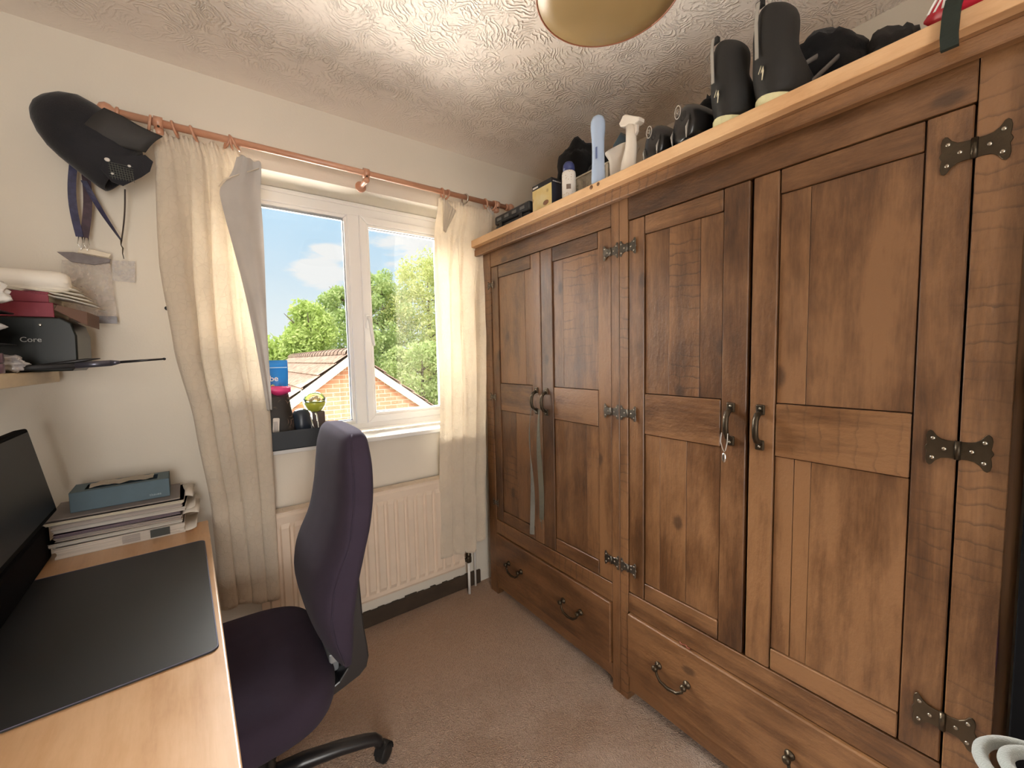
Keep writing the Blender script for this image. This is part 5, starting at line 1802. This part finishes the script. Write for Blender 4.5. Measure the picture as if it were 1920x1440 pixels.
for xx in (.815, 1.055):
    for yy in (-.345, -.011):
        bm = new_bm(); box(bm, xx - .012, xx + .012, yy - .012, yy + .012, 0, .60, .002)
        obj('leg', bm, black_plastic, st_)
bm = new_bm()
pts = []
for k in range(100):
    t = k / 99
    a = -.5 + 2 * pi * 2 * t
    rr_ = .082 - .040 * t
    pts.append((.950 - .006 * t + rr_ * .95 * cos(a), -.018 - .012 * t + rr_ * sin(a), .6515 + .020 * t))
tube(bm, pts, .0092, 10)
tag(recenter(obj('hose', bm, simple('fuzzy_pale_grey_cord', (.36, .39, .37), .95, bump=.8, bscale=400, sheen=.6)), (.895, -.004, .641)), 'fuzzy pale grey cord coiled in loops at the bottom right corner', 'cord')
# ================================================================== OUTSIDE
def brick_mat():
    m, g_, out = mat('red_brick_in_pale_mortar')
    tc = g_.n('ShaderNodeTexCoord').outputs['Object']
    s = g_.n('ShaderNodeSeparateXYZ', i={0: tc})
    v = g_.n('ShaderNodeCombineXYZ', i={0: g_.math('ADD', s.outputs[0], s.outputs[1]), 1: s.outputs[2], 2: 0.0}).outputs[0]
    br = g_.n('ShaderNodeTexBrick', i={'Vector': v, 'Color1': (.46, .19, .115, 1), 'Color2': (.38, .15, .09, 1), 'Mortar': (.50, .43, .36, 1), 'Scale': 1.0,
                                       'Mortar Size': .006, 'Mortar Smooth': .2, 'Bias': -.1, 'Brick Width': .225, 'Row Height': .075})
    c = g_.mix(g_.math('MULTIPLY', g_.noise(tc, 25.0, 3.0), .35), br.outputs[0], (.54, .26, .16))
    p = g_.n('ShaderNodeBsdfPrincipled', i={'Base Color': c, 'Roughness': .9, 'Specular IOR Level': .1})
    b = g_.n('ShaderNodeBump', i={'Strength': .6, 'Distance': .006, 'Height': br.outputs[1]})
    b.invert = True
    g_.link(b.outputs[0], p.inputs['Normal'])
    g_.link(p.outputs[0], out.inputs[0])
    return m


brick_m = brick_mat()
tile_m = simple('weathered_clay_tiles', (.40, .265, .20), .9, vary=.35, bump=.6, bscale=30, bdist=.01, vscale=9)
barge_m = simple('cream_barge_board', (.62, .57, .47), .6, vary=.06)
grass_m = simple('lawn_grass', (.10, .16, .04), .95, vary=.3)
bm = new_bm(); box(bm, -40, 60, 2.4, 80, -2.9, -2.8)
struct('trim_1', bm, grass_m).name = 'ground'

AX, AZ, SL, GY0, GY1, HW = 1.975, 1.440, .735, 7.5, 14.1, 2.6
hs_ = thing('house', 'neighbouring brick house with a clay tiled gable roof seen through the window', 'house', (AX, GY0, -2.8))
bm = new_bm()
ez = AZ - .10 - SL * HW
outl = [(-HW, -2.8), (HW, -2.8), (HW, ez), (0, AZ - .10), (-HW, ez)]
prism(bm, outl, GY1 - GY0 - .05, frame((AX, GY1 - .05, 0), (1, 0, 0), (0, 0, 1)))
obj('brick_wall', bm, brick_m, hs_)
for sg in (-1, 1):
    bm = new_bm()
    # overlapping courses of tiles, each with rolled bumps
    ncr = 11
    Ls = sqrt(1 + SL * SL)
    cw = (HW + .35) * Ls / ncr
    dirv = Vector((sg / Ls, 0, -SL / Ls)); nrm = Vector((sg * SL / Ls, 0, 1 / Ls))
    ny = int((GY1 - GY0 + .1) / .10)
    for c in range(ncr):
        p0 = Vector((AX, 0, AZ - .02)) + dirv * (c * cw) + nrm * .012
        p1 = Vector((AX, 0, AZ - .02)) + dirv * ((c + 1) * cw + .03) + nrm * .040
        rows = []
        for p, hh in ((p0, 1), (p1, 1), (p1 - nrm * .03, 0)):
            row = []
            for k in range(ny * 4 + 1):
                y = GY0 - .08 + k * .025
                bmp = .016 * abs(sin(pi * k / 4)) * hh + R.uniform(-.002, .002)
                row.append(p + Vector((0, y, 0)) + nrm * bmp)
            rows.append(row)
        loft(bm, rows, cap=False, closed=False, smooth=False, tint=(R.random(), R.random(), .5, 1))
    t_ = Vector((AX, 0, AZ - .06))
    for_y = [GY0 - .06, GY1 + .02]
    q = [t_, t_ + dirv * (HW + .3) * Ls]
    loft(bm, [[q[0] + Vector((0, for_y[0], 0)), q[1] + Vector((0, for_y[0], 0)), q[1] + Vector((0, for_y[0], -.04)), q[0] + Vector((0, for_y[0], -.04))],
              [q[0] + Vector((0, for_y[1], 0)), q[1] + Vector((0, for_y[1], 0)), q[1] + Vector((0, for_y[1], -.04)), q[0] + Vector((0, for_y[1], -.04))]], smooth=False)
    obj('roof_slope', bm, tile_m, hs_)
    # barge board, with two butt joints stepped a little
    bm = new_bm()
    seg = [0, 1.05, 2.0, (HW + .3) * Ls]
    for k in range(3):
        a, b = seg[k] + (.0 if k else 0.0), seg[k + 1] - .004
        o0 = Vector((AX, GY0 - .10 - .006 * (k % 2), AZ - .035))
        A = o0 + dirv * a; B = o0 + dirv * b
        dn = Vector((0, 0, -.155))
        th = Vector((0, .025, 0))
        loft(bm, [[A, A + dn, A + dn + th, A + th], [B, B + dn, B + dn + th, B + th]], smooth=False)
        box(bm, -.01, .01, 0, .03, -.02, .02, 0, mat=Matrix.Translation(B + Vector((0, -.004, 0))))
    obj('barge_board', bm, barge_m, hs_)
bm = new_bm()
k = 0
y = GY0 - .07
while y < GY1:
    rings = []
    for yy, rr_ in ((y, .125), (y + .03, .128), (y + .33, .112)):
        rings.append([(AX + rr_ * cos(a), yy, AZ - .055 + rr_ * .95 * sin(a)) for a in [pi * j / 10 for j in range(11)]])
    loft(bm, rings, cap=False, closed=False, smooth=True)
    y += .30
obj('ridge_tiles', bm, tile_m, hs_)


def leaf_mat(name, a, b):
    m, g_, out = mat(name)
    at = g_.n('ShaderNodeAttribute', attribute_name='tint').outputs['Color']
    t = g_.n('ShaderNodeSeparateColor', i={0: at}).outputs[0]
    c = g_.mix(t, a, b)
    d = g_.n('ShaderNodeBsdfDiffuse', i={0: c})
    tr = g_.n('ShaderNodeBsdfTranslucent', i={0: c})
    mx = g_.n('ShaderNodeMixShader', i={0: .4, 1: d.outputs[0], 2: tr.outputs[0]})
    g_.link(mx.outputs[0], out.inputs[0])
    return m


bark_m = simple('tree_bark', (.12, .09, .06), .9, bump=.5, vary=.2)


def tree(label, x, y, ztop, rad, zlow, nleaf, size, mleaf, shape='round', seed=1, airy=0.0):
    rr = random.Random(seed)
    gz = -2.8
    t = thing('tree', label, 'tree', (x, y, gz), 'trees beyond the neighbouring roof')
    bm = new_bm()
    tube(bm, [(x, y, gz), (x + .1, y, gz + 1.5), (x - .05, y + .1, zlow + .6), (x, y, (zlow + ztop) / 2), (x, y, ztop - .3)], [.22, .18, .14, .08, .02], 8)
    for k in range(16):
        a = rr.uniform(0, 2 * pi); z0 = rr.uniform(zlow, ztop - .8)
        L = rad * rr.uniform(.5, .9) * (1 - .5 * (z0 - zlow) / (ztop - zlow))
        tube(bm, [(x, y, z0), (x + cos(a) * L * .5, y + sin(a) * L * .5, z0 + .25 * L), (x + cos(a) * L, y + sin(a) * L, z0 + .75 * L)], [.05, .03, .008], 5)
    obj('trunk', bm, bark_m, t)
    bm = bmesh.new(); lay = bm.verts.layers.float_color.new('tint')
    cz, hz = (ztop + zlow) / 2, (ztop - zlow) / 2
    clumps = []
    nc = 90
    for k in range(nc):
        u = rr.uniform(-1, 1); a = rr.uniform(0, 2 * pi)
        if shape == 'cone':
            w = rad * (0.12 + .88 * ((1 - u) / 2) ** .8)
        else:
            w = rad * sqrt(max(0.02, 1 - u * u * .92)) * (1.0 if u < 0 else .92)
        q = sqrt(rr.random()) * .92
        clumps.append((Vector((x + cos(a) * w * q, y + sin(a) * w * q, cz + hz * u * .93)), rad * rr.uniform(.16, .30) * (1 if u < .5 else .75)))
    for k in range(nleaf):
        c, r_ = rr.choice(clumps)
        d = Vector((rr.gauss(0, 1), rr.gauss(0, 1), rr.gauss(0, 1))).normalized()
        p = c + d * r_ * (rr.random() ** .4) * (1 + airy * rr.random())
        if p.z > ztop + .1: continue
        n1 = Vector((rr.gauss(0, 1), rr.gauss(0, 1), rr.gauss(0, 1))).normalized()
        n2 = n1.cross(Vector((rr.gauss(0, 1), rr.gauss(0, 1), rr.gauss(0, 1)))).normalized()
        s = size * rr.uniform(.6, 1.25)
        q = [bm.verts.new(p + n1 * s), bm.verts.new(p + n2 * s * .42 + n1 * s * .2), bm.verts.new(p - n1 * s * .8), bm.verts.new(p - n2 * s * .42 + n1 * s * .2)]
        tv = rr.random()
        for v in q: v[lay] = (tv, tv, tv, 1)
        bm.faces.new(q)
    obj('crown', bm, mleaf, t)
    return t


lf_a = leaf_mat('bright_green_leaves', (.38, .50, .12), (.68, .78, .32))
lf_b = leaf_mat('yellow_green_leaves', (.50, .56, .18), (.80, .80, .42))
lf_c = leaf_mat('mid_green_leaves', (.34, .46, .15), (.64, .72, .36))
tree('rounded bright green tree beyond the roof, leftmost through the window', 2.75, 15.5, 3.30, 2.1, -2.0, 20000, .088, lf_a, 'cone', 1)
tree('leafy green tree just left of the window mullion, behind the roof ridge', 4.7, 17.5, 4.45, 2.1, -2.0, 20000, .088, lf_c, 'round', 2)
tree('tall green tree just right of the window mullion', 6.3, 18.5, 5.4, 2.1, -2.0, 22000, .088, lf_c, 'round', 3)
tree('tallest airy yellow green tree toward the right curtain', 8.6, 18.5, 6.25, 2.6, -2.0, 24000, .088, lf_b, 'round', 4, .5)
tree('tall pale green tree half hidden by the right curtain', 11.2, 19.0, 6.4, 2.8, -2.0, 18000, .09, lf_a, 'round', 5, .3)
tree('bushy green tree low behind the right slope of the neighbouring roof', 5.9, 13.4, 1.75, 2.2, -2.4, 20000, .075, lf_c, 'round', 6)
tree('bushy yellow green tree at the foot of the right window pane', 7.9, 14.2, 2.2, 2.1, -2.4, 20000, .075, lf_b, 'round', 8)
tree('low spreading green tree behind the left end of the roof', 1.0, 16.5, 2.2, 2.2, -2.2, 10000, .12, lf_a, 'round', 9)
